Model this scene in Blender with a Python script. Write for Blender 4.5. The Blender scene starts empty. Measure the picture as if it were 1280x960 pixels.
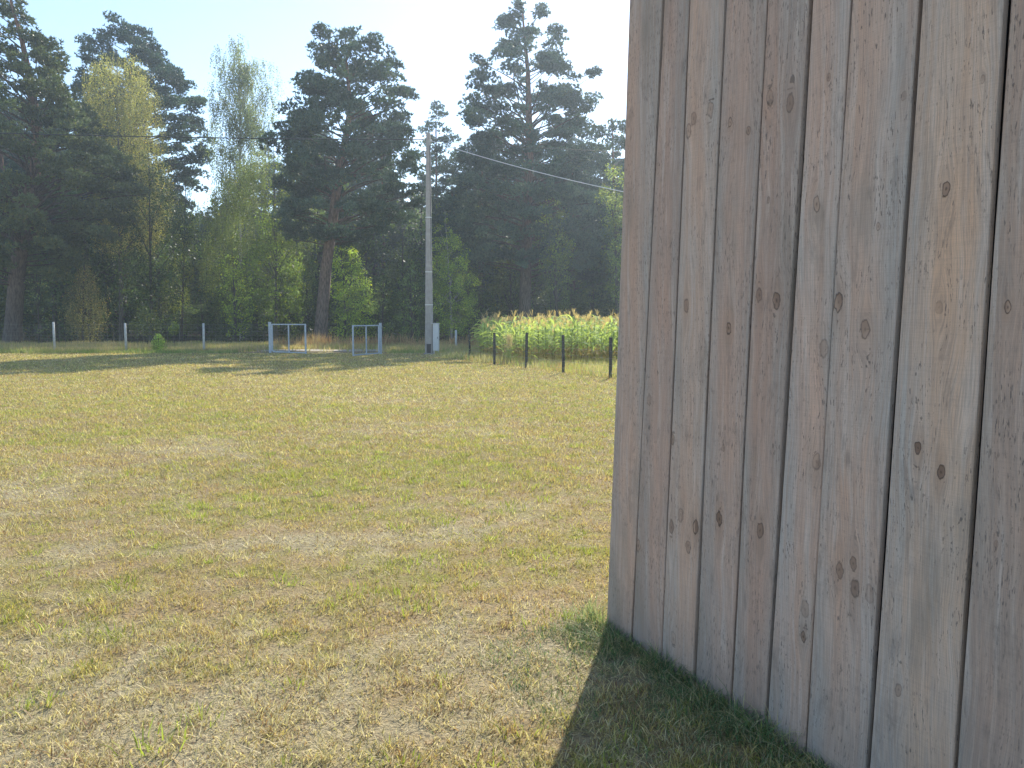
import bpy, math, random
import numpy as np
from mathutils import Vector, Matrix

# ------------------------------------------------------------------ camera, sky, sun
SC = bpy.context.scene
COL = SC.collection
PI = math.pi
EYE = 1.6
F = 1000.0                       # focal length in pixels of the 1280 px wide photograph
PITCH = math.atan(80.0 / F)      # horizon at y = 400
cam = bpy.data.cameras.new("camera")
cam.sensor_width = 36.0
cam.lens = F / 1280 * 36
cam.clip_start = 0.05
cam.clip_end = 3000
cam_o = bpy.data.objects.new("camera", cam)
COL.objects.link(cam_o)
cam_o.location = (0, 0, EYE)
cam_o.rotation_euler = (PI / 2 - PITCH, 0, 0)
SC.camera = cam_o

SUN_AZ = math.radians(16.5)      # to the right of straight ahead
SUN_EL = math.radians(34.5)
SUN_DIR = Vector((math.sin(SUN_AZ) * math.cos(SUN_EL), math.cos(SUN_AZ) * math.cos(SUN_EL), math.sin(SUN_EL)))
w = bpy.data.worlds.new("World")
SC.world = w
w.use_nodes = True
nt = w.node_tree
bg = nt.nodes["Background"]
sky = nt.nodes.new("ShaderNodeTexSky")
sky.sky_type = 'NISHITA'
sky.sun_disc = False
sky.sun_elevation = SUN_EL
sky.sun_rotation = SUN_AZ
sky.air_density = 1.0
sky.dust_density = .25
sky.ozone_density = 2.0
nt.links.new(sky.outputs[0], bg.inputs[0])
bg.inputs[1].default_value = 0.122

sun = bpy.data.lights.new("sun", 'SUN')
sun.energy = 3.7
sun.angle = math.radians(0.55)
sun.color = (1.0, 0.93, 0.82)
sun_o = bpy.data.objects.new("sun", sun)
COL.objects.link(sun_o)
sun_o.rotation_euler = SUN_DIR.to_track_quat('Z', 'Y').to_euler()
sun_o.location = (10, 10, 30)

SC.view_settings.view_transform = 'Standard'
SC.view_settings.look = 'None'
SC.view_settings.exposure = 1.12
SC.view_settings.gamma = 1.0
SC.view_settings.use_curve_mapping = False
SC.cycles.use_denoising = True
SC.cycles.max_bounces = 8
SC.cycles.diffuse_bounces = 4
SC.cycles.transmission_bounces = 4
SC.cycles.transparent_max_bounces = 8
SC.cycles.volume_bounces = 1
SC.cycles.volume_step_rate = 4.0

# ------------------------------------------------------------------ helpers
CP, SP = math.cos(PITCH), math.sin(PITCH)


def ray(px, py):
    """direction through a pixel, scaled so that its forward (Y) part is 1"""
    x = (px - 640) / F
    y = (480 - py) / F
    d = Vector((x, CP + y * SP, -SP + y * CP))
    return d / d.y


def ground_pt(px, py):
    d = ray(px, py)
    t = -EYE / d.z
    return Vector((d.x * t, t, 0))


def at(px, py, D):
    d = ray(px, py)
    return Vector((d.x * D, D, EYE + d.z * D))


def tri_mesh(name, verts, tris, cols=None, smooth=False, attr="tint"):
    me = bpy.data.meshes.new(name)
    verts = np.ascontiguousarray(verts, dtype=np.float32)
    tris = np.ascontiguousarray(tris, dtype=np.int32)
    nf = len(tris)
    me.vertices.add(len(verts))
    me.vertices.foreach_set("co", verts.ravel())
    me.loops.add(nf * 3)
    me.loops.foreach_set("vertex_index", tris.ravel())
    me.polygons.add(nf)
    me.polygons.foreach_set("loop_start", np.arange(0, nf * 3, 3, dtype=np.int32))
    if smooth:
        me.polygons.foreach_set("use_smooth", np.ones(nf, dtype=bool))
    me.update(calc_edges=True)
    if cols is not None:
        a = me.color_attributes.new(attr, 'FLOAT_COLOR', 'POINT')
        c = np.ones((len(verts), 4), dtype=np.float32)
        c[:, :3] = cols
        a.data.foreach_set("color", c.ravel())
    return me


def link(name, me, mat=None, parent=None, loc=None):
    o = bpy.data.objects.new(name, me)
    COL.objects.link(o)
    if me is not None and mat is not None:
        me.materials.clear()
        for m in (mat if isinstance(mat, (list, tuple)) else [mat]):
            me.materials.append(m)
    if parent is not None:
        o.parent = parent
    if loc is not None:
        o.location = loc
    return o


def tag(o, label=None, cat=None, group=None, kind=None):
    if label: o["label"] = label
    if cat: o["category"] = cat
    if group: o["group"] = group
    if kind: o["kind"] = kind
    return o


def thing(name, label, cat, loc, group=None):
    o = bpy.data.objects.new(name, None)
    o.empty_display_size = 0.3
    COL.objects.link(o)
    o.location = loc
    return tag(o, label, cat, group)


class MB:
    """collects boxes and tubes into one mesh"""
    def __init__(s):
        s.v = []; s.f = []

    def box(s, c, size, rot=None, ch=0.0):
        hx, hy, hz = [k / 2 for k in size]
        if ch <= 0:
            P = [(x, y, z) for x in (-hx, hx) for y in (-hy, hy) for z in (-hz, hz)]
            Fc = [(0, 1, 3, 2), (4, 6, 7, 5), (0, 4, 5, 1), (2, 3, 7, 6), (0, 2, 6, 4), (1, 5, 7, 3)]
        else:   # chamfered vertical edges
            ring = [(-hx + ch, -hy), (hx - ch, -hy), (hx, -hy + ch), (hx, hy - ch), (hx - ch, hy), (-hx + ch, hy), (-hx, hy - ch), (-hx, -hy + ch)]
            P = [(x, y, -hz) for x, y in ring] + [(x, y, hz) for x, y in ring]
            Fc = [tuple(reversed(range(8))), tuple(range(8, 16))] + [(i, (i + 1) % 8, 8 + (i + 1) % 8, 8 + i) for i in range(8)]
        b = len(s.v)
        for p in P:
            p = Vector(p)
            if rot is not None: p = rot @ p
            s.v.append(tuple(p + Vector(c)))
        s.f += [tuple(b + i for i in f) for f in Fc]

    def bar(s, a, b, w, h=None):
        a, b = Vector(a), Vector(b)
        d = b - a
        q = d.to_track_quat('Z', 'Y').to_matrix()
        s.box((a + b) / 2, (w, h or w, d.length), q)

    def tube(s, pts, radii, n=8, cap=True):
        pts = [Vector(p) for p in pts]
        if not hasattr(radii, '__len__'): radii = [radii] * len(pts)
        rings = []
        for i, p in enumerate(pts):
            t = (pts[min(i + 1, len(pts) - 1)] - pts[max(i - 1, 0)]).normalized()
            up = Vector((1, 0, 0)) if abs(t.x) < .9 else Vector((0, 1, 0))
            u = t.cross(up).normalized(); v = t.cross(u)
            b = len(s.v)
            for k in range(n):
                a = 2 * PI * k / n
                s.v.append(tuple(p + (u * math.cos(a) + v * math.sin(a)) * radii[i]))
            rings.append(b)
        for r0, r1 in zip(rings, rings[1:]):
            for k in range(n):
                s.f.append((r0 + k, r1 + k, r1 + (k + 1) % n, r0 + (k + 1) % n))
        if cap:
            s.f.append(tuple(rings[0] + k for k in range(n)))
            s.f.append(tuple(rings[-1] + k for k in reversed(range(n))))

    def mesh(s, name, smooth=False):
        me = bpy.data.meshes.new(name)
        me.from_pydata(s.v, [], s.f)
        if smooth:
            me.polygons.foreach_set("use_smooth", [True] * len(me.polygons))
        me.update()
        return me


class VNoise:
    def __init__(s, seed):
        s.t = np.random.default_rng(seed).random((256, 256))

    def __call__(s, x, y, scale=1.0, octaves=3):
        out = 0; amp = 1; tot = 0
        x = np.asarray(x, float) / scale + 31.7; y = np.asarray(y, float) / scale + 77.3
        for o in range(octaves):
            xi = np.floor(x).astype(int); yi = np.floor(y).astype(int)
            fx = x - xi; fy = y - yi
            fx = fx * fx * (3 - 2 * fx); fy = fy * fy * (3 - 2 * fy)
            a = s.t[xi % 256, yi % 256]; b = s.t[(xi + 1) % 256, yi % 256]
            c = s.t[xi % 256, (yi + 1) % 256]; d = s.t[(xi + 1) % 256, (yi + 1) % 256]
            out = out + amp * ((a * (1 - fx) + b * fx) * (1 - fy) + (c * (1 - fx) + d * fx) * fy)
            tot += amp; amp *= .5; x = x * 2.03 + 11.1; y = y * 2.03 + 5.3
        return out / tot


# ------------------------------------------------------------------ materials
def new_mat(name):
    m = bpy.data.materials.new(name)
    m.use_nodes = True
    n = m.node_tree.nodes
    return m, m.node_tree, n["Principled BSDF"], n["Material Output"]


def node(t, kind, **kw):
    n = t.nodes.new(kind)
    for k, v in kw.items():
        setattr(n, k, v)
    return n


def math_n(t, op, a, b=None, clamp=False):
    n = node(t, "ShaderNodeMath", operation=op, use_clamp=clamp)
    for i, x in enumerate((a, b)):
        if x is None: continue
        if isinstance(x, (int, float)): n.inputs[i].default_value = x
        else: t.links.new(x, n.inputs[i])
    return n.outputs[0]


def maprange(t, x, a, b, c=0.0, d=1.0, smooth=True):
    n = node(t, "ShaderNodeMapRange")
    if smooth: n.interpolation_type = 'SMOOTHSTEP'
    t.links.new(x, n.inputs[0])
    for i, v in zip((1, 2, 3, 4), (a, b, c, d)):
        n.inputs[i].default_value = v
    return n.outputs[0]


def mixc(t, fac, a, b, blend='MIX'):
    n = node(t, "ShaderNodeMix", data_type='RGBA', blend_type=blend)
    if isinstance(fac, (int, float)): n.inputs[0].default_value = fac
    else: t.links.new(fac, n.inputs[0])
    for i, x in ((6, a), (7, b)):
        if isinstance(x, (tuple, list)): n.inputs[i].default_value = (*x[:3], 1)
        else: t.links.new(x, n.inputs[i])
    return n.outputs[2]


def noise_n(t, vec, scale, detail=3, rough=.55, dim='3D'):
    n = node(t, "ShaderNodeTexNoise", noise_dimensions=dim)
    n.inputs["Scale"].default_value = scale
    n.inputs["Detail"].default_value = detail
    n.inputs["Roughness"].default_value = rough
    if vec is not None: t.links.new(vec, n.inputs["Vector"])
    return n.outputs[0]


def scaled(t, vec, s):
    n = node(t, "ShaderNodeVectorMath", operation='MULTIPLY')
    t.links.new(vec, n.inputs[0]); n.inputs[1].default_value = s
    return n.outputs[0]


def leaf_mat(name, trans=.35, rough=.55, spec=.3, transcol=(1.15, 1.25, .55)):
    """leaf / grass material: colour from the mesh's own tint attribute, light passes through"""
    m, t, bsdf, out = new_mat(name)
    a = node(t, "ShaderNodeAttribute", attribute_name="tint")
    t.links.new(a.outputs[0], bsdf.inputs["Base Color"])
    bsdf.inputs["Roughness"].default_value = rough
    bsdf.inputs["Specular IOR Level"].default_value = spec
    tr = node(t, "ShaderNodeBsdfTranslucent")
    c = mixc(t, 1.0, a.outputs[0], transcol, 'MULTIPLY')
    t.links.new(c, tr.inputs[0])
    mx = node(t, "ShaderNodeMixShader")
    mx.inputs[0].default_value = trans
    t.links.new(bsdf.outputs[0], mx.inputs[1]); t.links.new(tr.outputs[0], mx.inputs[2])
    t.links.new(mx.outputs[0], out.inputs[0])
    return m


def bark_mat(name):
    m, t, bsdf, out = new_mat(name)
    a = node(t, "ShaderNodeAttribute", attribute_name="tint")
    g = node(t, "ShaderNodeNewGeometry")
    v = scaled(t, g.outputs["Position"], (9, 9, 2.2))
    n1 = noise_n(t, v, 1.6, 5, .65)
    dark = maprange(t, n1, .35, .62, .45, 1.25)
    cc = node(t, "ShaderNodeCombineColor")
    for i in range(3): t.links.new(dark, cc.inputs[i])
    t.links.new(mixc(t, 1.0, a.outputs[0], cc.outputs[0], 'MULTIPLY'), bsdf.inputs["Base Color"])
    bsdf.inputs["Roughness"].default_value = .9
    bp = node(t, "ShaderNodeBump"); bp.inputs["Strength"].default_value = .8; bp.inputs["Distance"].default_value = .04
    t.links.new(n1, bp.inputs["Height"]); t.links.new(bp.outputs[0], bsdf.inputs["Normal"])
    return m


def paint_mat(name, col, rough=.6, metal=0.0, var=.25, scale=6, bump=.15, stain=None):
    m, t, bsdf, out = new_mat(name)
    g = node(t, "ShaderNodeNewGeometry")
    n1 = noise_n(t, g.outputs["Position"], scale, 5, .6)
    n2 = noise_n(t, scaled(t, g.outputs["Position"], (1, 1, .15)), scale * 4, 3, .6)
    f = maprange(t, math_n(t, 'ADD', math_n(t, 'MULTIPLY', n1, .6), math_n(t, 'MULTIPLY', n2, .4)), .36, .66)
    lo = tuple(c * (1 - var) for c in col) if stain is None else stain
    t.links.new(mixc(t, f, lo, col), bsdf.inputs["Base Color"])
    bsdf.inputs["Roughness"].default_value = rough
    bsdf.inputs["Metallic"].default_value = metal
    bp = node(t, "ShaderNodeBump"); bp.inputs["Strength"].default_value = bump; bp.inputs["Distance"].default_value = .01
    t.links.new(n2, bp.inputs["Height"]); t.links.new(bp.outputs[0], bsdf.inputs["Normal"])
    return m


M_NEEDLE = leaf_mat("pine_needles", .25, .5, .35, (1.1, 1.2, .6))
M_LEAF = leaf_mat("leaves", .45, .5, .3, (1.25, 1.3, .5))
M_MAIZE = leaf_mat("maize_leaves", .5, .7, .12, (1.2, 1.2, .6))
M_GRASS = leaf_mat("grass", .38, .55, .25, (1.1, 1.15, .7))
M_BARK = bark_mat("bark")
M_CONC = paint_mat("pole_concrete", (.40, .36, .33), .85, 0, .22, 5, .3)
M_BLACK = paint_mat("black_paint", (.02, .022, .03), .5)
M_WHITE = paint_mat("cabinet_paint", (.62, .63, .64), .45, 0, .12, 4, .05)
M_BAND = paint_mat("steel_band", (.75, .75, .73), .3, .3, .1)
M_GATE = paint_mat("gate_paint", (.46, .52, .58), .45, 0, .2, 9, .1)
M_PALEPOST = paint_mat("pale_post", (.62, .62, .58), .7, 0, .25, 8, .2)
M_DARKPOST = paint_mat("dark_post", (.045, .045, .042), .7, 0, .4, 10, .3)
M_WIRE = paint_mat("galvanised_wire", (.25, .26, .27), .45, .6, .2)
M_CABLE = paint_mat("black_cable", (.03, .03, .03), .5)
M_CABLE_L = paint_mat("pale_cable", (.75, .75, .75), .35, .3, .1)
M_ROOF = paint_mat("roof_sheet", (.16, .16, .17), .6, .3, .3, 3)
M_GAP_FASCIA = paint_mat("gap_shade_and_fascia", (.035, .032, .03), .9, 0, .3, 8)  # near-black for the shade in the board gaps; the fascia shares it

# ------------------------------------------------------------------ the lawn's patches
N1, N2, N3, N4 = VNoise(11), VNoise(12), VNoise(13), VNoise(14)
BLOBS_G = [(-.75, 8.3, 1.5, .9, .55), (-.55, 5.6, .8, .5, .5), (-1.0, 6.3, .9, .45, .4), (-5.5, 11, 2.2, 1.4, .35), (-3.6, 14, 2.2, 1.8, .35),
           (-7.0, 16, 3, 2, .3), (-1.7, 10, 1.6, .8, .25), (-2.3, 4.6, .8, .5, .3), (-2.0, 3.2, .6, .35, .35), (1.6, 16, 2.5, 4, .3), (-.45, 4.6, .8, .4, .4)]
BLOBS_D = [(-1.35, 5.75, .75, .32, .9), (-4.2, 9.5, 1.2, 1.3, .5), (-.1, 6.1, .5, .3, .5), (-1.2, 11.8, 2.2, 1, .3), (.1, 3.8, .8, .7, .55), (-1.9, 3.0, 1.2, .35, .5),
           (-.9, 3.1, .9, .4, .4), (-5, 7.3, 1.2, .6, .5), (-3.4, 5.2, .9, .5, .3), (.3, 4.6, .4, .5, .3), (-2.5, 16, 3, 1.2, .25)]


def patches(x, y):
    """greenness, dryness (0..1) of the lawn at a point"""
    g = .47 + .30 * (N1(x, y, 1.3, 4) - .5) + .75 * (N2(x, y, .21, 3) - .5)
    d = .40 + .4 * (N3(x, y, 1.2, 4) - .5) + .9 * (N4(x, y, .2, 2) - .5)
    for cx, cy, rx, ry, a in BLOBS_G:
        e = np.exp(-(((x - cx) / rx) ** 2 + ((y - cy) / ry) ** 2)); g = g + .32 * a * e; d = d - .2 * a * e
    for cx, cy, rx, ry, a in BLOBS_D:
        e = np.exp(-(((x - cx) / rx) ** 2 + ((y - cy) / ry) ** 2)); d = d + .7 * a * e; g = g - .5 * a * e
    d = d + np.clip((4.5 - y) / 6, 0, .15)
    return np.clip(g, 0, 1), np.clip(d, 0, 1)


def ground_z(x, y):
    fade = np.clip((34 - y) / 14, 0, 1)
    return ((N2(x, y, .35, 2) - .5) * .022 + (N1(x, y, 2.1, 2) - .5) * .05) * fade


STRAW = np.array((.62, .53, .32)); TAN = np.array((.53, .39, .20)); OLIVE = np.array((.46, .41, .13)); GREEN = np.array((.32, .39, .075))
SOIL = np.array((.235, .18, .125)); RED = np.array((.36, .22, .13))

# ------------------------------------------------------------------ ground
def build_ground():
    def warp(lo, hi, n, s):
        u = np.linspace(-1, 1, n)
        v = np.sinh(u * s) / math.sinh(s)
        return (lo + hi) / 2 + v * (hi - lo) / 2
    xs = warp(-450, 450, 361, 6.4)
    # forward distances: fine close to the camera
    ys = np.concatenate([np.linspace(-60, -1, 20), np.arange(-.8, 12, .07), np.linspace(12.1, 50, 150), np.geomspace(50.5, 700, 50)])
    X, Y = np.meshgrid(xs, ys)
    Z = ground_z(X, Y)
    V = np.stack([X, Y, Z], -1).reshape(-1, 3)
    nx, ny = len(xs), len(ys)
    i = np.arange(ny - 1)[:, None] * nx + np.arange(nx - 1)[None]
    i = i.ravel()
    T = np.concatenate([np.stack([i, i + 1, i + nx + 1], -1), np.stack([i, i + nx + 1, i + nx], -1)])
    g, d = patches(V[:, 0], V[:, 1])
    me = tri_mesh("ground", V, T, np.stack([g, d, np.zeros_like(g)], -1), True, "patch")
    m, t, bsdf, out = new_mat("lawn_ground")
    at_ = node(t, "ShaderNodeAttribute", attribute_name="patch")
    sep = node(t, "ShaderNodeSeparateColor"); t.links.new(at_.outputs[0], sep.inputs[0])
    geo = node(t, "ShaderNodeNewGeometry"); P = geo.outputs["Position"]
    f1 = noise_n(t, P, 38, 4, .7); f2 = noise_n(t, P, 7, 4, .65); f3 = noise_n(t, P, 120, 2, .6)
    gg = math_n(t, 'ADD', sep.outputs[0], math_n(t, 'MULTIPLY', math_n(t, 'SUBTRACT', f2, .5), 1.1))
    dd = math_n(t, 'ADD', sep.outputs[1], math_n(t, 'MULTIPLY', math_n(t, 'SUBTRACT', f1, .5), 1.0))
    c = mixc(t, maprange(t, gg, .25, .75), tuple(TAN), tuple(OLIVE * .92))
    c = mixc(t, maprange(t, dd, .45, .95), c, tuple(STRAW * .95))
    c = mixc(t, maprange(t, f1, .50, .66, 0, .85), c, tuple(SOIL * .8))
    c = mixc(t, .38, c, (.10, .08, .05))  # darkened all over, stands in for shade between the blades
    c = mixc(t, maprange(t, f3, .3, .5, .55, 0), c, (.10, .085, .05))
    # beyond the fence: dead grass and forest litter
    sxyz = node(t, "ShaderNodeSeparateXYZ"); t.links.new(P, sxyz.inputs[0])
    yy = math_n(t, 'ADD', sxyz.outputs[1], math_n(t, 'MULTIPLY', noise_n(t, P, .35, 3), 8.0))
    mead = mixc(t, maprange(t, noise_n(t, P, .8, 4), .4, .6), (.30, .26, .12), (.33, .24, .15))
    c = mixc(t, maprange(t, sxyz.outputs[1], 39, 40.2), c, mead)
    litter = mixc(t, maprange(t, noise_n(t, P, 1.3, 5), .35, .65), (.055, .05, .03), (.16, .12, .075))
    c = mixc(t, maprange(t, yy, 52, 60), c, litter)
    t.links.new(c, bsdf.inputs["Base Color"])
    bsdf.inputs["Roughness"].default_value = .95
    bsdf.inputs["Specular IOR Level"].default_value = .1
    bp = node(t, "ShaderNodeBump"); bp.inputs["Strength"].default_value = .9; bp.inputs["Distance"].default_value = .03
    t.links.new(f1, bp.inputs["Height"]); t.links.new(bp.outputs[0], bsdf.inputs["Normal"])
    tag(link("ground", me, m), kind="structure")


build_ground()

# ------------------------------------------------------------------ wooden shed
CORNER = ground_pt(757.5, 790)
WDIR = (ground_pt(1003, 950) - CORNER).normalized()       # along the wall, towards the camera
WN = Vector((-WDIR.y, WDIR.x, 0))                         # square to it
if WN.dot(Vector((0, 0, 0)) - CORNER) < 0: WN = -WN       # outward, to the camera's side
WH = 3.62


def wall_uv(px, py):
    d = ray(px, py)
    o = Vector((0, 0, EYE))
    t = (CORNER - o).dot(WN) / d.dot(WN)
    p = o + d * t
    return (p - CORNER).dot(WDIR), p.z


def wood_mat(idx, knots, warm, grey, u0, u1):
    """weathered sawn pine board; grain bends round its knots (u across, v along, in metres)"""
    m, t, bsdf, out = new_mat("weathered_board_%02d" % idx)
    rnd = random.Random(idx * 7 + 3)
    uv = node(t, "ShaderNodeUVMap", uv_map="UVMap")
    sep = node(t, "ShaderNodeSeparateXYZ"); t.links.new(uv.outputs[0], sep.inputs[0])
    U, V = sep.outputs[0], sep.outputs[1]
    # slow wander of the grain
    off = node(t, "ShaderNodeCombineXYZ")
    t.links.new(math_n(t, 'MULTIPLY', U, 3.0), off.inputs[0]); t.links.new(math_n(t, 'MULTIPLY', V, .9), off.inputs[1]); off.inputs[2].default_value = idx * 3.7
    wand = math_n(t, 'MULTIPLY', math_n(t, 'SUBTRACT', noise_n(t, off.outputs[0], 1.3, 2), .5), .10)
    Uw = math_n(t, 'ADD', U, wand)
    kcore = None; khalo = None; kring = None
    for (ku, kv, r, dk) in knots:
        du = math_n(t, 'SUBTRACT', U, ku); dv = math_n(t, 'SUBTRACT', V, kv)
        dn = math_n(t, 'MULTIPLY', math_n(t, 'SUBTRACT', noise_n(t, scaled(t, uv.outputs[0], (1, .6, 1)), 55, 2), .5), r * 1.1)
        d2 = math_n(t, 'SQRT', math_n(t, 'ADD', math_n(t, 'POWER', math_n(t, 'ABSOLUTE', math_n(t, 'MULTIPLY', du, 1.0)), 2.0),
                    math_n(t, 'POWER', math_n(t, 'ABSOLUTE', math_n(t, 'MULTIPLY', dv, .55)), 2.0)))
        d2 = math_n(t, 'ADD', d2, dn)
        d2l = math_n(t, 'SQRT', math_n(t, 'ADD', math_n(t, 'POWER', math_n(t, 'ABSOLUTE', du), 2.0),
                     math_n(t, 'POWER', math_n(t, 'ABSOLUTE', math_n(t, 'MULTIPLY', dv, .27)), 2.0)))
        g = maprange(t, d2l, 0, r * 4.2, 1, 0)
        Uw = math_n(t, 'SUBTRACT', Uw, math_n(t, 'MULTIPLY', math_n(t, 'MULTIPLY', du, g), .93))
        core = maprange(t, d2, r * .72, r * 1.05, dk, 0)
        halo = maprange(t, d2l, r * .6, r * 2.6, dk * .6, 0)
        rim = math_n(t, 'MULTIPLY', math_n(t, 'MAXIMUM', maprange(t, math_n(t, 'ABSOLUTE', math_n(t, 'SUBTRACT', d2, r * .95)), 0, r * .22, 1, 0), maprange(t, d2, 0, r * .35, .8, 0)), dk)
        kcore = core if kcore is None else math_n(t, 'MAXIMUM', kcore, core)
        khalo = halo if khalo is None else math_n(t, 'MAXIMUM', khalo, halo)
        kring = rim if kring is None else math_n(t, 'MAXIMUM', kring, rim)

    def gv(su, sv, z=0.0):
        c = node(t, "ShaderNodeCombineXYZ")
        t.links.new(math_n(t, 'MULTIPLY', Uw, su), c.inputs[0]); t.links.new(math_n(t, 'MULTIPLY', V, sv), c.inputs[1])
        c.inputs[2].default_value = z + idx * 1.93
        return c.outputs[0]
    late = noise_n(t, gv(60, .8), 1.0, 2, .5)                 # growth rings
    fine = noise_n(t, gv(420, 7), 1.0, 3, .7)                 # fibres
    mid = noise_n(t, gv(26, 1.4, 5), 1.0, 3, .6)
    blot = noise_n(t, gv(7, 1.7, 9), 1.0, 4, .65)
    grime = noise_n(t, gv(16, 5.0, 13), 1.0, 5, .7)
    speck = noise_n(t, gv(190, 34, 17), 1.0, 2, .6)           # dark nicks along the grain
    speckmask = noise_n(t, gv(10, 3, 21), 1.0, 2, .6)
    saw = noise_n(t, gv(10, 520, 25), 1.0, 2, .5)             # cross-cut saw marks
    # grey weathering, stronger to the board's edges
    c0, hw = (u0 + u1) / 2, (u1 - u0) / 2
    edge = maprange(t, math_n(t, 'DIVIDE', math_n(t, 'ABSOLUTE', math_n(t, 'SUBTRACT', U, c0 + rnd.uniform(-.3, .3) * hw)), hw), .25, 1.05)
    gf = math_n(t, 'ADD', math_n(t, 'MULTIPLY', edge, .6), math_n(t, 'MULTIPLY', math_n(t, 'SUBTRACT', blot, .35), 1.7), clamp=True)
    c = mixc(t, gf, warm, grey)
    lat = maprange(t, late, .40, .64, 0, 1)
    c = mixc(t, math_n(t, 'MULTIPLY', lat, .38), c, tuple(x * y for x, y in zip(warm, (.68, .62, .58))))
    pale = maprange(t, mid, .50, .72, 0, .55)
    c = mixc(t, .14, c, (.60, .52, .465))
    c = mixc(t, pale, c, (.66, .56, .495))
    c = mixc(t, maprange(t, fine, .38, .60, .42, 0), c, (.24, .20, .18))
    c = mixc(t, maprange(t, saw, .40, .56, .11, 0), c, (.2, .165, .15))
    c = mixc(t, maprange(t, grime, .54, .74, 0, .45), c, (.17, .14, .125))
    stain = noise_n(t, gv(5, 1.1, 33), 1.0, 3, .6)
    c = mixc(t, maprange(t, stain, .52, .72, 0, .5), c, (.235, .205, .17))
    sp = math_n(t, 'MULTIPLY', maprange(t, speck, .58 if idx in (0, 1, 3, 4, 8) else .62, .68), maprange(t, speckmask, .38, .58, .15, .95))
    c = mixc(t, math_n(t, 'MULTIPLY', sp, .8), c, (.13, .11, .10))
    # boards darken towards the foot
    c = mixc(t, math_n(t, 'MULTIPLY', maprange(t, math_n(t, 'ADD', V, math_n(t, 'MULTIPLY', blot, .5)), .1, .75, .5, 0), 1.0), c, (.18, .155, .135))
    if kcore is not None:
        c = mixc(t, math_n(t, 'MULTIPLY', khalo, .6), c, (.30, .19, .13))
        c = mixc(t, math_n(t, 'MULTIPLY', kcore, 1.0, True), c, mixc(t, maprange(t, late, .4, .6), (.40, .27, .20), (.20, .125, .09)))
        c = mixc(t, math_n(t, 'MULTIPLY', kring, .9), c, (.05, .035, .03))
    t.links.new(c, bsdf.inputs["Base Color"])
    bsdf.inputs["Roughness"].default_value = .82
    bsdf.inputs["Specular IOR Level"].default_value = .25
    h = math_n(t, 'ADD', math_n(t, 'MULTIPLY', fine, .5), math_n(t, 'ADD', math_n(t, 'MULTIPLY', saw, .18), math_n(t, 'MULTIPLY', late, .5)))
    h = math_n(t, 'SUBTRACT', h, math_n(t, 'MULTIPLY', sp, .6))
    if kring is not None: h = math_n(t, 'SUBTRACT', h, math_n(t, 'MULTIPLY', kring, .8))
    bp = node(t, "ShaderNodeBump"); bp.inputs["Strength"].default_value = .55; bp.inputs["Distance"].default_value = .004
    t.links.new(h, bp.inputs["Height"]); t.links.new(bp.outputs[0], bsdf.inputs["Normal"])
    return m


def plank_mesh(e0, e1, z0, z1, thick, rnd):
    """e0(z), e1(z): left and right edge of the board along the wall; local x along wall, y outward, z up"""
    n = 26
    ch = .003
    prof = []
    zs = np.linspace(z0, z1, n)
    ph = rnd.uniform(0, 6)
    V, UV = [], []
    for z in zs:
        j0 = .0007 * math.sin(z * 5 + ph) + rnd.uniform(-.0003, .0003)
        j1 = .0007 * math.sin(z * 4 + ph * 2) + rnd.uniform(-.0003, .0003)
        a, b = e0(z) + j0, e1(z) + j1
        bow = .003 * math.sin(z * 1.3 + ph)
        ww = b - a
        cup = .0025
        ring = [(a, -thick), (a, -ch), (a + ch, 0), (a + ww * .25, cup * .7), (a + ww * .5, cup), (a + ww * .75, cup * .7), (b - ch, 0), (b, -ch), (b, -thick)]
        us = [a - thick, a - ch] + [q[0] for q in ring[2:7]] + [b + ch, b + thick]
        for (x, y), uu in zip(ring, us):
            V.append((x, y + bow, z)); UV.append((uu, z))
    k = 9
    Fc = []
    for i in range(n - 1):
        for j in range(k):
            a = i * k + j; b = i * k + (j + 1) % k
            Fc.append((a, b, b + k, a + k))
    Fc.append(tuple(reversed(range(k)))); Fc.append(tuple(range((n - 1) * k, n * k)))
    me = bpy.data.meshes.new("plank")
    me.from_pydata(V, [], Fc)
    uvl = me.uv_layers.new(name="UVMap")
    li = np.zeros(len(me.loops), dtype=np.int32); me.loops.foreach_get("vertex_index", li)
    uvl.data.foreach_set("uv", np.array(UV, dtype=np.float32)[li].ravel())
    me.update()
    return me


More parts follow.
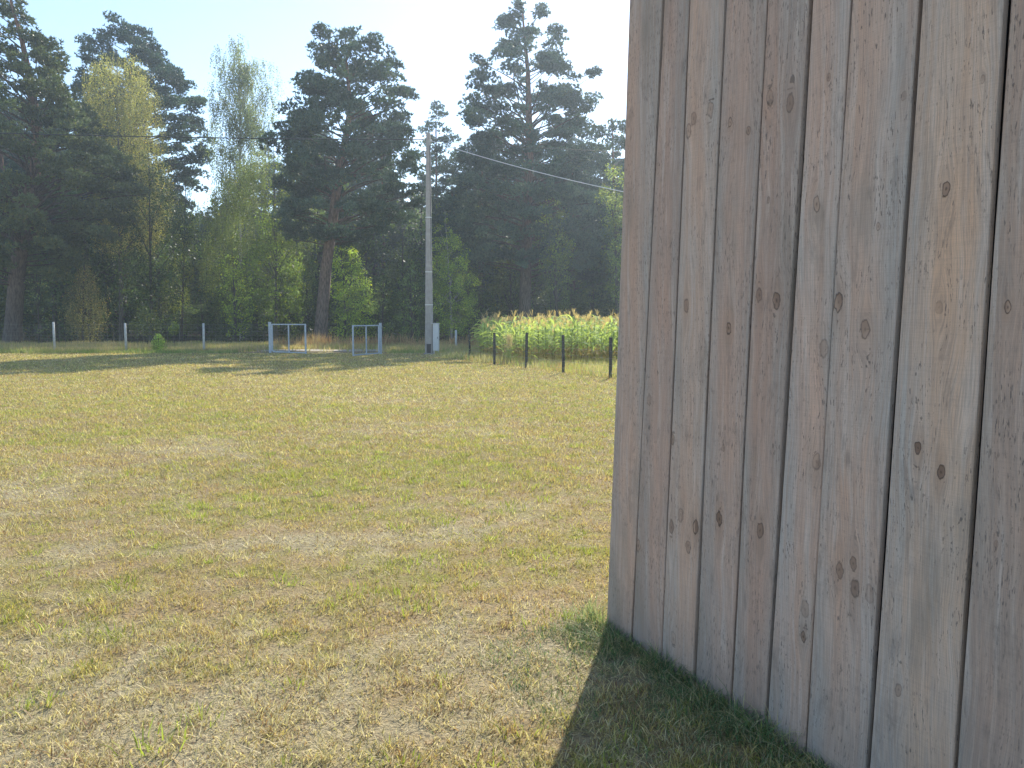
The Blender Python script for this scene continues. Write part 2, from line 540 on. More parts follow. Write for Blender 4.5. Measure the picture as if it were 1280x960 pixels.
def build_shed():
    rnd = random.Random(5)
    root = thing("wooden_shed", "weathered grey-brown plank shed with upright boards, filling the right side", "shed", CORNER)
    # basis: local x = along the wall (towards camera), local y = outward
    R = Matrix((WDIR, WN, Vector((0, 0, 1)))).transposed()
    root.rotation_mode = 'QUATERNION'
    # gap lines as pixels (top y=0, y=400, low)
    lines = [((788.5, 0), (770.4, 400), (759, 788)), ((828.6, 0), (808.8, 400), (789.5, 796)), ((861.5, 0), (844.2, 400), (827.5, 813)),
             ((905.8, 0), (888.5, 400), (867, 855)), ((959.4, 0), (938.3, 400), (913, 880)), ((1014, 0), (988, 400), (957, 906)),
             ((1062.8, 0), (1040.8, 400), (1005, 958)), ((1151.4, 0), (1123, 400), (1084, 960)), ((1258, 0), (1232.8, 400), (1193, 960))]
    gaps = [0, .013, .010, .015, .012, .016, .008, .018, .015, .012, .012, .01, .01, .01]
    fits = []
    for l in lines:
        pts = [wall_uv(*p) for p in l]
        zz = np.array([p[1] for p in pts]); uu = np.array([p[0] for p in pts])
        fits.append(np.polyfit(zz, uu, 1))
    last = fits[-1]
    for k in range(1, 6):
        fits.append(np.array([last[0] * (1 + .1 * rnd.uniform(-1, 1)), last[1] + .27 * k + rnd.uniform(-.03, .03)]))
    KN = {0: [(774, 250, 5, .3)], 1: [(798, 682, 6, .6), (812, 500, 4, .35), (822, 210, 4, .3)],
          2: [(888, 137, 9, .5), (867, 148, 8, .45), (860, 164, 6, .5), (858, 382, 8, .55), (852, 644, 7, .4), (840, 659, 7, .6), (870, 659, 9, .85), (841, 549, 4, .6), (843, 798, 7, .35), (861, 683, 5, .5)],
          3: [(913, 153, 4, .7), (936, 163, 4, .6), (912, 410, 5, .9), (899.5, 648, 6, .9), (905, 560, 3, .4)],
          4: [(989, 129, 11, .5), (963.6, 122, 9, .45), (972, 376, 9, .75), (950, 369, 6, .5), (951, 663, 9, .65), (962, 250, 3, .4)],
          5: [(1020.6, 255, 7, .6), (1029, 436, 10, .4), (1020, 578, 10, .45), (1004, 796, 5, .8), (1006, 762, 8, .35), (1036, 97, 4, .4)],
          6: [(1049, 378, 9, .8), (1083, 412, 12, .6), (1051, 712, 8, .6), (1068, 704, 7, .6), (1070, 735, 11, .6), (1088, 742, 9, .3), (1130, 120, 5, .3), (1099, 283, 4, .5)],
          7: [(1184, 236, 8, .85), (1148, 560, 7, .9), (1177, 590, 8, .9), (1123, 862, 7, .45), (1175, 384, 8, .25), (1230, 100, 5, .35)],
          8: [(1259, 384, 7, .8), (1245, 680, 5, .3)]}
    warm = [(.33, .26, .215), (.32, .245, .205), (.34, .27, .22), (.32, .25, .21), (.31, .235, .195), (.345, .27, .225), (.35, .275, .225), (.37, .29, .215), (.30, .24, .20)]
    grey = [(.275, .255, .24), (.26, .235, .22), (.29, .275, .262), (.27, .25, .237), (.26, .24, .225), (.285, .27, .26), (.275, .262, .25), (.29, .275, .262), (.245, .228, .205)]
    mats = []
    wt = [.98, .93, 1.02, .95, .92, 1.06, 1.0, 1.08, .93]
    for i in range(len(fits) - 1):
        f0, f1 = fits[i], fits[i + 1]
        g0, g1 = gaps[i] / 2, gaps[i + 1] / 2
        e0 = (lambda z, f=f0, g=g0: float(np.polyval(f, z)) + g)
        e1 = (lambda z, f=f1, g=g1: float(np.polyval(f, z)) - g)
        kn = []
        for (kx, ky, kr, dk) in KN.get(i, []):
            u, v = wall_uv(kx, ky)
            u2, _ = wall_uv(kx + kr, ky)
            kn.append((u, v, max(.005, min(.017, abs(u2 - u) * .58)), dk))
        if not kn:
            kn = [(e0(1) + rnd.uniform(.06, .2), rnd.uniform(.3, 3.2), .016, .7) for _ in range(3)]
        k = i % len(warm)
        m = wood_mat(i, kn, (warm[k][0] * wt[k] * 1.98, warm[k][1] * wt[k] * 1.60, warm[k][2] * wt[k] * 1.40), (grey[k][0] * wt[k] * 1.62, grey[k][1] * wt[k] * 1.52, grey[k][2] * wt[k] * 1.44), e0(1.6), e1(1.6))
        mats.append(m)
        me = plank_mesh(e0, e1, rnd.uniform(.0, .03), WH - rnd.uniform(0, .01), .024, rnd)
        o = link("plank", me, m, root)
        o.location = (0, [.0, -.0015, .0005, -.002, .001, -.001, .0005, .002, -.001][i % 9], 0)
        if i == 0:
            first = o
    L = float(np.polyval(fits[-1], 1))
    lean = fits[0]
    u_b, u_t = float(np.polyval(lean, 0)), float(np.polyval(lean, WH))
    # black box added behind the boards, painted as the shade in their gaps
    W = 4.2
    mb = MB()
    x0 = max(u_b, u_t) + .02
    mb.box(((x0 + L) / 2, -.03 - W / 2, WH / 2 + .01), (L - x0, W - .02, WH - .08))
    link("gap_shade_box", mb.mesh("gap_shade_box"), M_GAP_FASCIA, root)
    # far end wall, back wall and near end wall, boarded as well
    wallbase = mats[0]

    def side(n, place, m):
        for q in range(n):
            me = plank_mesh(lambda z: 0.006, lambda z: W / n - .006, 0.0, WH - .02, .024, rnd)
            o = link("plank", me, m, root)
            place(o, q * W / n)
    def far(o, s):
        o.location = (max(u_b, u_t) + .006, -s - W / 16 - .03, 0)
        o.rotation_euler = (0, 0, PI / 2)
    side(16, far, mats[3])
    nb = 18
    for q in range(nb):
        me = plank_mesh(lambda z: 0.006, lambda z: (L - u_b) / nb - .006, 0.0, WH - .02, .024, rnd)
        o = link("plank", me, mats[q % len(mats)], root)
        o.location = (L - q * (L - u_b) / nb, -W - .05, 0)
        o.rotation_euler = (0, 0, PI)
    # roof with a small eave
    mb = MB()
    rot = Matrix.Rotation(math.radians(3), 3, 'X')
    mb.box(((u_t + L) / 2, -W / 2, WH + .16), (L - u_t + .16, W + .24, .05), rot)
    link("roof", mb.mesh("roof"), M_ROOF, root)
    mb = MB()
    mb.box(((u_t + L) / 2, .02, WH + .035), (L - u_t + .06, .03, .14))
    link("fascia_board", mb.mesh("fascia_board"), M_GAP_FASCIA, root)
    # WDIR, WN, up is left handed: turn local y round so that it points into the shed
    R = Matrix((WDIR, -WN, Vector((0, 0, 1)))).transposed()
    for o in root.children:
        me = o.data
        for v in me.vertices:
            v.co.y = -v.co.y
        me.flip_normals()
        o.location.y = -o.location.y
        o.rotation_euler.z = -o.rotation_euler.z
    root.rotation_quaternion = R.to_quaternion()


build_shed()

# ------------------------------------------------------------------ grass
def blade_mesh(name, pos, hgt, wid, lean, az, col, seg2=False, droop=None):
    """pos (N,3), blades leaning by `lean` (horizontal / height) towards az"""
    n = len(pos)
    face = az + np.random.default_rng(3).uniform(-1.3, 1.3, n) + PI / 2
    sx, sy = np.cos(face) * wid / 2, np.sin(face) * wid / 2
    lx, ly = np.cos(az) * lean * hgt, np.sin(az) * lean * hgt
    z0 = np.zeros(n)
    bl = pos + np.stack([-sx, -sy, z0], -1); br = pos + np.stack([sx, sy, z0], -1)
    tip = pos + np.stack([lx, ly, hgt], -1)
    if droop is not None: tip[:, 2] -= droop * hgt
    if not seg2:
        V = np.stack([bl, br, tip], 1).reshape(-1, 3)
        T = np.arange(n * 3).reshape(n, 3)
        k = 3
    else:
        mid = pos + np.stack([lx * .38, ly * .38, hgt * .62], -1)
        ml = mid + np.stack([-sx, -sy, z0], -1) * .75; mr = mid + np.stack([sx, sy, z0], -1) * .75
        V = np.stack([bl, br, ml, mr, tip], 1).reshape(-1, 3)
        b = (np.arange(n) * 5)[:, None]
        T = np.concatenate([b + np.array([[0, 1, 3]]), b + np.array([[0, 3, 2]]), b + np.array([[2, 3, 4]])])
        k = 5
    return tri_mesh(name, V, T, np.repeat(col, k, axis=0))


rng = np.random.default_rng(42)


def in_view(x, y, m=.8):
    return (np.abs(x) < .66 * y + m)


def behind_wall(x, y):
    # inside the shed
    dx, dy = x - CORNER.x, y - CORNER.y
    u = dx * WDIR.x + dy * WDIR.y; v = dx * WN.x + dy * WN.y
    return (u > -.01) & (v < -.0) & (v > -4.3)


def lawn_points(n, y0, y1, power=1.0):
    y = y0 + (y1 - y0) * rng.random(n) ** power
    x = (rng.random(n) * 2 - 1) * (.66 * y1 + .8)
    k = in_view(x, y) & ~behind_wall(x, y) & (x < .2 * y + 1.3)
    return x[k], y[k]


def grass_cols(x, y, n):
    g, d = patches(x, y)
    r = rng.random(n)
    g2 = np.clip(g + rng.normal(0, .16, n), 0, 1); d2 = np.clip(d + rng.normal(0, .2, n), 0, 1)
    c = TAN[None] * (1 - g2[:, None]) + OLIVE[None] * g2[:, None]
    k = (g2 > .55 + .35 * rng.random(n))
    c[k] = OLIVE * .45 + GREEN * .55
    k = (d2 > .35 + .45 * rng.random(n)) & (g2 < .65)
    c[k] = STRAW
    k = (r > .84) & (g2 < .5)
    c[k] = RED
    c *= rng.uniform(.62, 1.5, (n, 1))
    return c, g, d


def build_lawn():
    # near turf, real blades
    parts = []
    total = 730000
    edges = [1.9, 4.5, 9, 19, 38.4]
    yy = np.linspace(1.9, 38.4, 2000)
    cdf = np.cumsum(yy ** -.62); cdf = (cdf - cdf[0]) / (cdf[-1] - cdf[0])
    ya = np.interp(rng.random(total), cdf, yy)
    xa = (rng.random(total) * 2 - 1) * (.66 * ya + .8)
    k = ~behind_wall(xa, ya) & (xa < .2 * ya + 1.3)
    k &= (N4(xa + 3, ya + 8, .075, 2) + rng.uniform(-.2, .2, total) + np.clip((ya - 7) / 12, 0, .4)) > .38
    xa, ya = xa[k], ya[k]
    for i in range(4):
        k = (ya >= edges[i]) & (ya < edges[i + 1])
        x, y = xa[k], ya[k]
        n = len(x)
        c, g, d = grass_cols(x, y, n)
        tuft = np.clip((N2(x + 40, y + 9, .11, 2) - .48) * 6, 0, 1)
        h = .032 + .00045 * y
        hh = h * rng.uniform(.45, 1.3, n) * (.6 + .5 * g + .6 * tuft)
        lean = np.abs(rng.normal(.5, .45, n)) + d * .6
        lying = rng.random(n) < (.08 + .28 * d)
        hh = np.where(lying, hh * .3, hh); lean = np.where(lying, lean * 4.5, lean)
        pos = np.stack([x, y, ground_z(x, y) - .003], -1)
        az = rng.uniform(0, 2 * PI, n)
        wd = np.maximum(.0046, .00118 * y)
        o = link("lawn_grass", blade_mesh("lawn_grass", pos, hh, wd * rng.uniform(.55, 1.3, n), lean, az, c, i == 0), M_GRASS)
        nm = ["short worn grass closest to the camera, straw and green", "short dry grass of the near lawn", "yellow-green mown grass of the middle of the lawn", "mown grass of the far lawn up to the fence"][i]
        tag(o, nm, "grass", kind="stuff")
    # taller green tufts
    cx, cy, cs = [], [], []
    for _ in range(4200):
        y = rng.uniform(2.1, 17); x = rng.uniform(-.66 * y - .5, .2 * y + 1)
        if behind_wall(x, y): continue
        g, d = patches(np.array([x]), np.array([y]))
        if g[0] > rng.uniform(.35, 1.0):
            cx.append(x); cy.append(y); cs.append(rng.uniform(.35, .95) + .45 * (rng.random() < .2))
    for (px, py, s) in [(160, 735, 1.2), (60, 785, 1.1), (150, 730, 1.1), (447, 745, 1.25), (400, 635, 1.1), (485, 712, 1.2), (500, 745, 1.3), (515, 765, 1.2), (190, 940, 1.5), (368, 860, 1.0),
                        (655, 920, 1.2), (560, 855, 1.0), (500, 660, 1.2), (610, 655, 1.1), (560, 650, 1.1), (700, 590, 1), (745, 560, 1), (250, 905, 1.2), (30, 890, 1.2), (700, 775, 1.2), (665, 785, 1)]:
        p = ground_pt(px, py); cx.append(p.x); cy.append(p.y); cs.append(s)
    P, H, Lz, A, Cc = [], [], [], [], []
    for x, y, s in zip(cx, cy, cs):
        k = int(18 * s + 4)
        r = rng.random(k) ** .7 * .085 * s; a = rng.uniform(0, 2 * PI, k)
        P.append(np.stack([x + r * np.cos(a), y + r * np.sin(a), np.zeros(k)], -1))
        H.append(rng.uniform(.025, .06, k) * s); Lz.append(rng.uniform(.1, 1.1, k)); A.append(a + rng.normal(0, .6, k))
        base = GREEN * rng.uniform(.9, 1.25) * (1 - .35 * rng.random()) + OLIVE * .2
        cc = np.repeat(base[None], k, 0) * rng.uniform(.75, 1.3, (k, 1))
        dry = rng.random(k) < .22
        cc[dry] = STRAW
        Cc.append(cc)
    P = np.concatenate(P); P[:, 2] = ground_z(P[:, 0], P[:, 1]) - .002
    n = len(P)
    o = link("grass_tufts", blade_mesh("grass_tufts", P, np.concatenate(H), rng.uniform(.004, .008, n), np.concatenate(Lz), np.concatenate(A), np.concatenate(Cc), True), M_GRASS)
    tag(o, "fresh green grass tufts scattered through the dry lawn", "grass", kind="stuff")
    # long grass in the shed's shade, along the foot of the boards
    n = 11000
    u = rng.random(n) * 2.9 - .12; v = np.abs(rng.normal(0, .16, n)) + .004
    v2 = rng.random(n) * .75 + .004
    k2 = rng.random(n) < .45
    v = np.where(k2, v2, v)
    clump = N3(u * 1.0, v * 1.0 + 3, .17, 2)
    keep = clump > .30
    u, v, clump = u[keep], v[keep], clump[keep]; n = len(u)
    x = CORNER.x + WDIR.x * u + WN.x * v; y = CORNER.y + WDIR.y * u + WN.y * v
    near = np.exp(-v / .22)
    h = (.026 + .065 * near * np.clip((clump - .3) * 3.0, .25, 1) + .045 * np.exp(-v / .035)) * rng.uniform(.5, 1.3, n)
    c = np.repeat(np.array((.17, .255, .11))[None], n, 0) * rng.uniform(.6, 1.3, (n, 1))
    dry = rng.random(n) < .3
    c[dry] = STRAW * .8
    o = link("long_grass", blade_mesh("long_grass", np.stack([x, y, ground_z(x, y) - .002], -1), h, rng.uniform(.0025, .0048, n), np.abs(rng.normal(1.3, .9, n)), rng.uniform(0, 2 * PI, n), c, True), M_GRASS)
    tag(o, "longer green grass in the shade along the foot of the boards", "grass", kind="stuff")
    # straw: cut, dry stalks lying about
    n = 9000
    x, y = lawn_points(int(n * 2.2), 1.9, 7, .8)
    g, d = patches(x, y)
    k = rng.random(len(x)) < d
    x, y = x[k], y[k]; n = len(x)
    pos = np.stack([x, y, ground_z(x, y) + rng.uniform(.004, .022, n)], -1)
    c = np.repeat((STRAW * 1.18)[None], n, 0) * rng.uniform(.8, 1.2, (n, 1))
    o = link("straw", blade_mesh("straw", pos, rng.uniform(.002, .012, n), rng.uniform(.002, .0042, n), rng.uniform(5, 16, n), rng.uniform(0, 2 * PI, n), c, False), M_GRASS)
    tag(o, "dead straw stalks lying on the worn lawn", "straw", kind="stuff")
    # stray long blades beside the shed's corner
    P, H, Lz, A, Cc = [], [], [], [], []
    for (px, py, s, pale) in [(752, 790, 1.15, .6), (742, 776, 1.3, .8), (728, 782, 1.3, .95), (712, 778, 1.1, .95), (735, 768, 1.2, .9), (748, 784, 1.2, .9), (790, 812, .8, .2), (870, 862, .9, .2), (908, 885, 1.0, .3), (950, 920, .9, .3)]:
        p = ground_pt(px, py)
        k = 22
        r = rng.random(k) * .05; a = rng.uniform(0, 2 * PI, k)
        P.append(np.stack([p.x + r * np.cos(a), p.y + r * np.sin(a), np.zeros(k)], -1))
        H.append(rng.uniform(.04, .13, k) * s); Lz.append(rng.uniform(.1, 1.0, k)); A.append(a)
        Cc.append((GREEN * (1 - pale) + np.array((.36, .40, .24)) * pale)[None] * rng.uniform(.75, 1.25, (k, 1)))
    P = np.concatenate(P); n = len(P)
    o = link("corner_weeds", blade_mesh("corner_weeds", P, np.concatenate(H), rng.uniform(.003, .007, n), np.concatenate(Lz), np.concatenate(A), np.concatenate(Cc), True), M_GRASS)
    tag(o, "pale grassy weeds growing at the far corner of the shed", "weeds", kind="stuff")


build_lawn()


def field_grass(name, label, n, xr, yr, h, wd, cols, lean=.35, mask=None):
    x = rng.uniform(*xr, n); y = rng.uniform(*yr, n)
    if mask is not None:
        k = mask(x, y); x, y = x[k], y[k]
    n = len(x)
    cl = N3(x, y, 1.1, 3)
    idx = np.clip((cl - .32) / .36 + rng.normal(0, .2, n), 0, .999)
    cols = np.array(cols)
    c = cols[(idx * len(cols)).astype(int)] * rng.uniform(.75, 1.25, (n, 1))
    hh = h * rng.uniform(.4, 1.2, n) * (.5 + N4(x, y, .9, 2))
    pos = np.stack([x, y, ground_z(x, y)], -1)
    o = link(name, blade_mesh(name, pos, hh, wd * rng.uniform(.6, 1.3, n), np.abs(rng.normal(lean, .25, n)), rng.uniform(0, 2 * PI, n), c, False), M_GRASS)
    return tag(o, label, "grass", kind="stuff")


FA, FB = ground_pt(618, 455), ground_pt(763, 473)            # dark post fence, along the maize


def right_of_fence(x, y, off=0.0):
    d = (FB - FA).normalized()
    return ((x - FA.x) * (-d.y) + (y - FA.y) * d.x) > off


field_grass("meadow_grass", "yellowed unmown grass strip behind the pale post fence", 60000, (-32, -1.5), (39.6, 50), .30, .045,  # dry tan colours, brightened to stand in for sunlight on the strip
            [(.60, .49, .25), (.48, .43, .18), (.60, .44, .25), (.42, .41, .14)], mask=lambda x, y: ~((x > -13.3) & (x < -6.4) & (y > 39.0) & (y < 43.4)) | (rng.random(len(x)) < .05))
field_grass("tall_dry_grass", "tall orange-tan dry grass behind the open gate", 9000, (-13.5, 1.0), (42.5, 47), .72, .045,
            [(.50, .33, .18), (.48, .38, .21), (.42, .25, .14)], .15, lambda x, y: (N1(x, y, 1.3, 2) > .42) & ((y > 44.6) | (x > -6)))
field_grass("weedy_strip", "weedy yellow-green grass between the dark fence and the maize", 42000, (-3.5, 14), (20, 40), .27, .03,
            [(.50, .46, .17), (.52, .36, .18), (.38, .43, .12), (.58, .50, .27)], .4, lambda x, y: right_of_fence(x, y, -.1) & (x < .4 * y))
field_grass("fence_edge_grass", "longer grass left uncut along the pale post fence", 9000, (-30, -3.0), (38.2, 39.8), .2, .035,
            [(.36, .40, .13), (.48, .44, .18), (.28, .36, .10)], .4, lambda x, y: (x < -13.5) | (x > -6.0))


def blob_sheet(name, pts, z, m):
    me = bpy.data.meshes.new(name)
    me.from_pydata([(x, y, z) for x, y in pts], [], [tuple(range(len(pts)))])
    o = link(name, me, m)
    return o


sand = paint_mat("sand", (.46, .40, .31), .95, 0, .2, 3, .5)
pts = []
for a in np.linspace(-13.0, -6.6, 24): pts.append((a, 40.6 + .3 * math.sin(a * 1.7)))
for a in np.linspace(-6.6, -13.0, 24): pts.append((a, 43.2 + .35 * math.sin(a * 2.3 + 1)))
tag(blob_sheet("sandy_track", pts, .022, sand), kind="structure")
M_FIELD = paint_mat("field_soil", (.22, .17, .12), .95, 0, .3, 2, .5)

# ------------------------------------------------------------------ fences, gates, pole, wires
def build_pale_fence():
    base = ground_pt(158, 440)
    Y = base.y
    root = thing("wire_fence", "low wire mesh fence on pale thin posts left of the gate", "fence", (base.x, Y, 0))
    xs = [at(52, 441, 39.0).x - 4.2, at(52, 441, 39.0).x, at(158, 440, Y).x, at(255, 440, Y).x, at(337, 441, 39).x - .25]
    for i, x in enumerate(xs[:-1]):
        mb = MB(); mb.tube([(0, 0, -.1), (rnd_g.uniform(-.02, .02), 0, 1.5 - (i > 1) * .06)], [.062, .05], 10)
        link("post", mb.mesh("post", True), M_PALEPOST, root, (x - base.x, 0, 0))
    mb = MB()
    x0, x1 = xs[0] - base.x, xs[-1] - base.x
    for z in np.linspace(.12, 1.38, 8):
        mb.bar((x0, -.06, z), (x1, -.06, z), .005)
    for x in np.arange(x0, x1, .30):
        mb.bar((x, -.066, .1), (x, -.066, 1.39), .004)
    link("wire_mesh", mb.mesh("wire_mesh"), M_WIRE, root)


rnd_g = random.Random(9)


def gate(label, hinge, end, h):
    hinge, end = Vector(hinge), Vector(end)
    root = thing("gate_leaf", label, "gate", hinge, "the two leaves of the open gate")
    d = (end - hinge); L = d.length; d = d.normalized()
    a = d * .16
    mb = MB(); mb.box((0, 0, h / 2), (.11, .11, h + .1)); mb.box((0, 0, h + .055), (.13, .13, .02))
    link("gate_post", mb.mesh("gate_post"), M_GATE, root)
    ang = math.atan2(d.y, d.x)
    for s, z0, z1, wd in ((a, .10, h - .02, .07), (d * (L * .53), .06, h - .08, .055), (d * (L - .03), .02, h - .02, .07)):
        mb = MB(); mb.box(tuple(s + Vector((0, 0, (z0 + z1) / 2))), (wd, wd * .7, z1 - z0), Matrix.Rotation(ang, 3, 'Z'))
        link("upright", mb.mesh("upright"), M_GATE, root)
    for z in (h - .05, .07):
        mb = MB(); mb.bar(tuple(a * 1.35 + Vector((0, 0, z))), tuple(d * (L - .08) + Vector((0, 0, z))), .055)
        link("rail", mb.mesh("rail"), M_GATE, root)
    for z in (.3, h - .3):
        mb = MB(); mb.tube([tuple(d * .10 + Vector((0, 0, z - .05))), tuple(d * .10 + Vector((0, 0, z + .05)))], .03, 8)
        link("hinge", mb.mesh("hinge"), M_GATE, root)
    mb = MB()
    for z in np.linspace(.16, h - .16, 7):
        mb.bar(tuple(a * 1.35 + Vector((0, 0, z))), tuple(d * (L - .08) + Vector((0, 0, z))), .0035)
    link("wire_mesh", mb.mesh("wire_mesh"), M_WIRE, root)


build_pale_fence()
gate("left grey-blue steel gate leaf, wider, swung open left of the pine trunk", (-11.75, 38.9, 0), (-9.62, 37.4, 0), 1.44)
gate("right grey-blue steel gate leaf, narrower, between the pine trunk and the concrete pole", (-6.12, 37.3, 0), (-6.95, 34.95, 0), 1.40)

# single pale post behind the cabinet
p = at(570, 432, 44)
mb = MB(); mb.tube([(0, 0, -.1), (0, 0, 1.05)], [.07, .055], 10)
tag(link("pale_post", mb.mesh("pale_post", True), M_PALEPOST, None, (p.x, 44, 0)), "single short pale post in the grass right behind the grey cabinet", "post")


def build_dark_fence():
    root = thing("post_fence", "wire fence on dark posts running along the maize field", "fence", FA)
    spots = [(587, 447, 1.28), (618, 456, 1.15), (658, 460, 1.18), (704, 466, 1.15), (763, 473, 1.13)]
    P = []
    for i, (px, py, h) in enumerate(spots):
        g = ground_pt(px, py)
        P.append(g)
        mb = MB()
        mb.box((0, 0, h / 2 - .1), (.075, .075, h + .2), Matrix.Rotation(.5, 3, 'Z') @ Matrix.Rotation(rnd_g.uniform(-.02, .02), 3, 'Y'), ch=.012)
        link("post", mb.mesh("post"), M_DARKPOST, root, g - FA)
    dirv = (P[-1] - P[-2])
    for k in range(1, 4):
        g = P[len(spots) - 1] + dirv * k
        P.append(g)
        mb = MB(); mb.box((0, 0, .47), (.075, .075, 1.34), Matrix.Rotation(.5, 3, 'Z'), ch=.012)
        link("post", mb.mesh("post"), M_DARKPOST, root, g - FA)
    mb = MB()
    for z in (.15, .35, .55, .75, .95):
        for a, b in zip(P, P[1:]):
            mb.bar(tuple(a - FA + Vector((-.05, 0, z))), tuple(b - FA + Vector((-.05, 0, z))), .0045)
    link("wire", mb.mesh("wire"), M_WIRE, root)


build_dark_fence()

POLE_D = 38.0
pb = ground_pt(536.5, 443)
pole_x, POLE_D = pb.x, pb.y
ptop = at(537, 166, POLE_D)


def build_pole():
    root = thing("power_pole", "tall square concrete power pole with black painted foot right of the gate", "power pole", (pole_x, POLE_D, 0))
    H = ptop.z
    n = 14
    mb = MB()
    for i in range(n):
        z0, z1 = -.2 + (H + .2) * i / n, -.2 + (H + .2) * (i + 1) / n
        if i == 0:
            pass
    def ring(z):
        s = .185 - .095 * max(z, 0) / H
        return s
    V, Fc = [], []
    zs = np.linspace(-.2, H, 16)
    for z in zs:
        s = ring(z); c = s * .28
        for (x, y) in [(-s + c, -s), (s - c, -s), (s, -s + c), (s, s - c), (s - c, s), (-s + c, s), (-s, s - c), (-s, -s + c)]:
            V.append((x + .004 * z, y, z))
    for i in range(15):
        for k in range(8):
            Fc.append((i * 8 + k, i * 8 + (k + 1) % 8, (i + 1) * 8 + (k + 1) % 8, (i + 1) * 8 + k))
    Fc.append(tuple(range(15 * 8, 16 * 8)))
    me = bpy.data.meshes.new("shaft"); me.from_pydata(V, [], Fc)
    link("shaft", me, M_CONC, root)
    # black painted foot
    mb = MB(); mb.box((0, 0, .26), (.386, .386, .46), ch=.1)
    link("painted_foot", mb.mesh("painted_foot"), M_BLACK, root)
    mb = MB(); mb.box((0, 0, .035), (.50, .46, .07), ch=.08)
    link("footing", mb.mesh("footing"), M_CONC, root)
    for py in (272, 340, 381):
        z = at(537, py, POLE_D).z; s = ring(z) * 2 + .016
        mb = MB(); mb.box((.004 * z, 0, z), (s, s, .028), ch=.1 * s)
        link("steel_band", mb.mesh("steel_band"), M_BAND, root)
    # hook and insulators at the top
    for zz, dx in ((H - .45, -.16), (H - .50, .17)):
        mb = MB(); mb.tube([(0.05, 0, zz), (dx, -.02, zz), (dx, -.02, zz + .09)], .014, 6)
        ins = link("bracket", mb.mesh("bracket"), M_WIRE, root)
        mb = MB(); mb.tube([(dx, -.02, zz + .08), (dx, -.02, zz + .11), (dx, -.02, zz + .14), (dx, -.02, zz + .19)], [.035, .05, .03, .022], 10)
        link("insulator", mb.mesh("insulator", True), M_WHITE, ins)
    mb = MB(); mb.tube([(.14 * 1.0, -.12, 1.3), (.13, -.12, 4), (.12, -.11, H - .6)], .016, 6)
    link("cable_conduit", mb.mesh("cable_conduit"), M_CABLE, root)
    # meter cabinet on its own stand
    c = thing("meter_cabinet", "tall pale grey electric meter cabinet standing against the concrete pole", "cabinet", (pole_x + .335, POLE_D - .06, 0))
    mb = MB(); mb.box((0, 0, .80), (.27, .30, 1.26)); link("cabinet_body", mb.mesh("cabinet_body"), M_WHITE, c)
    mb = MB(); mb.box((0, -.158, .80), (.23, .012, 1.18)); d = link("door", mb.mesh("door"), M_WHITE, c)
    mb = MB(); mb.box((.08, -.172, .78), (.02, .016, .09)); link("handle", mb.mesh("handle"), M_BLACK, d)
    mb = MB(); mb.box((-.02, -.02, 1.447), (.34, .38, .026)); link("top_cover", mb.mesh("top_cover"), M_WHITE, c)
    for s in (-.1, .1):
        mb = MB(); mb.box((s, 0, .08), (.05, .2, .19)); link("leg", mb.mesh("leg"), M_WHITE, c)


build_pole()


def cable(name, label, a, b, sag, r, m, n=40):
    a, b = Vector(a), Vector(b)
    pts = []
    for i in range(n + 1):
        t = i / n
        p = a.lerp(b, t); p.z -= 4 * sag * t * (1 - t)
        pts.append(p - a)
    mb = MB(); mb.tube(pts, r, 6)
    o = link(name, mb.mesh(name, True), m, None, a)
    return tag(o, label, "wire")


ZT = ptop.z
PT = Vector((pole_x + .03, POLE_D - .02, ZT))
cable("power_line", "dark power line running left from the concrete pole past the trees", PT + Vector((-.19, 0, -.30)), (-46.0, 31.4, ZT - .18), .35, .021, M_CABLE)
cable("power_line", "thin dark power line running right from the pole behind the tall pine", PT + Vector((.14, 0, -.36)), (34, 46, ZT - .2 + 1.0), .5, .010, M_CABLE)
endw = at(1090, 288, 26)
cable("service_cable", "bright pale service cable sloping down right from the pole to the shed side", PT + Vector((.15, 0, -.37)), endw, .45, .017, M_CABLE_L)
mb = MB(); mb.tube([(0, 0, -.2), (0, 0, endw.z + .15)], [.11, .08], 10)
tag(link("wooden_post", mb.mesh("wooden_post", True), M_DARKPOST, None, (endw.x, endw.y, 0)), "tall dark wooden post beyond the shed, holding the far end of the pale cable", "post")

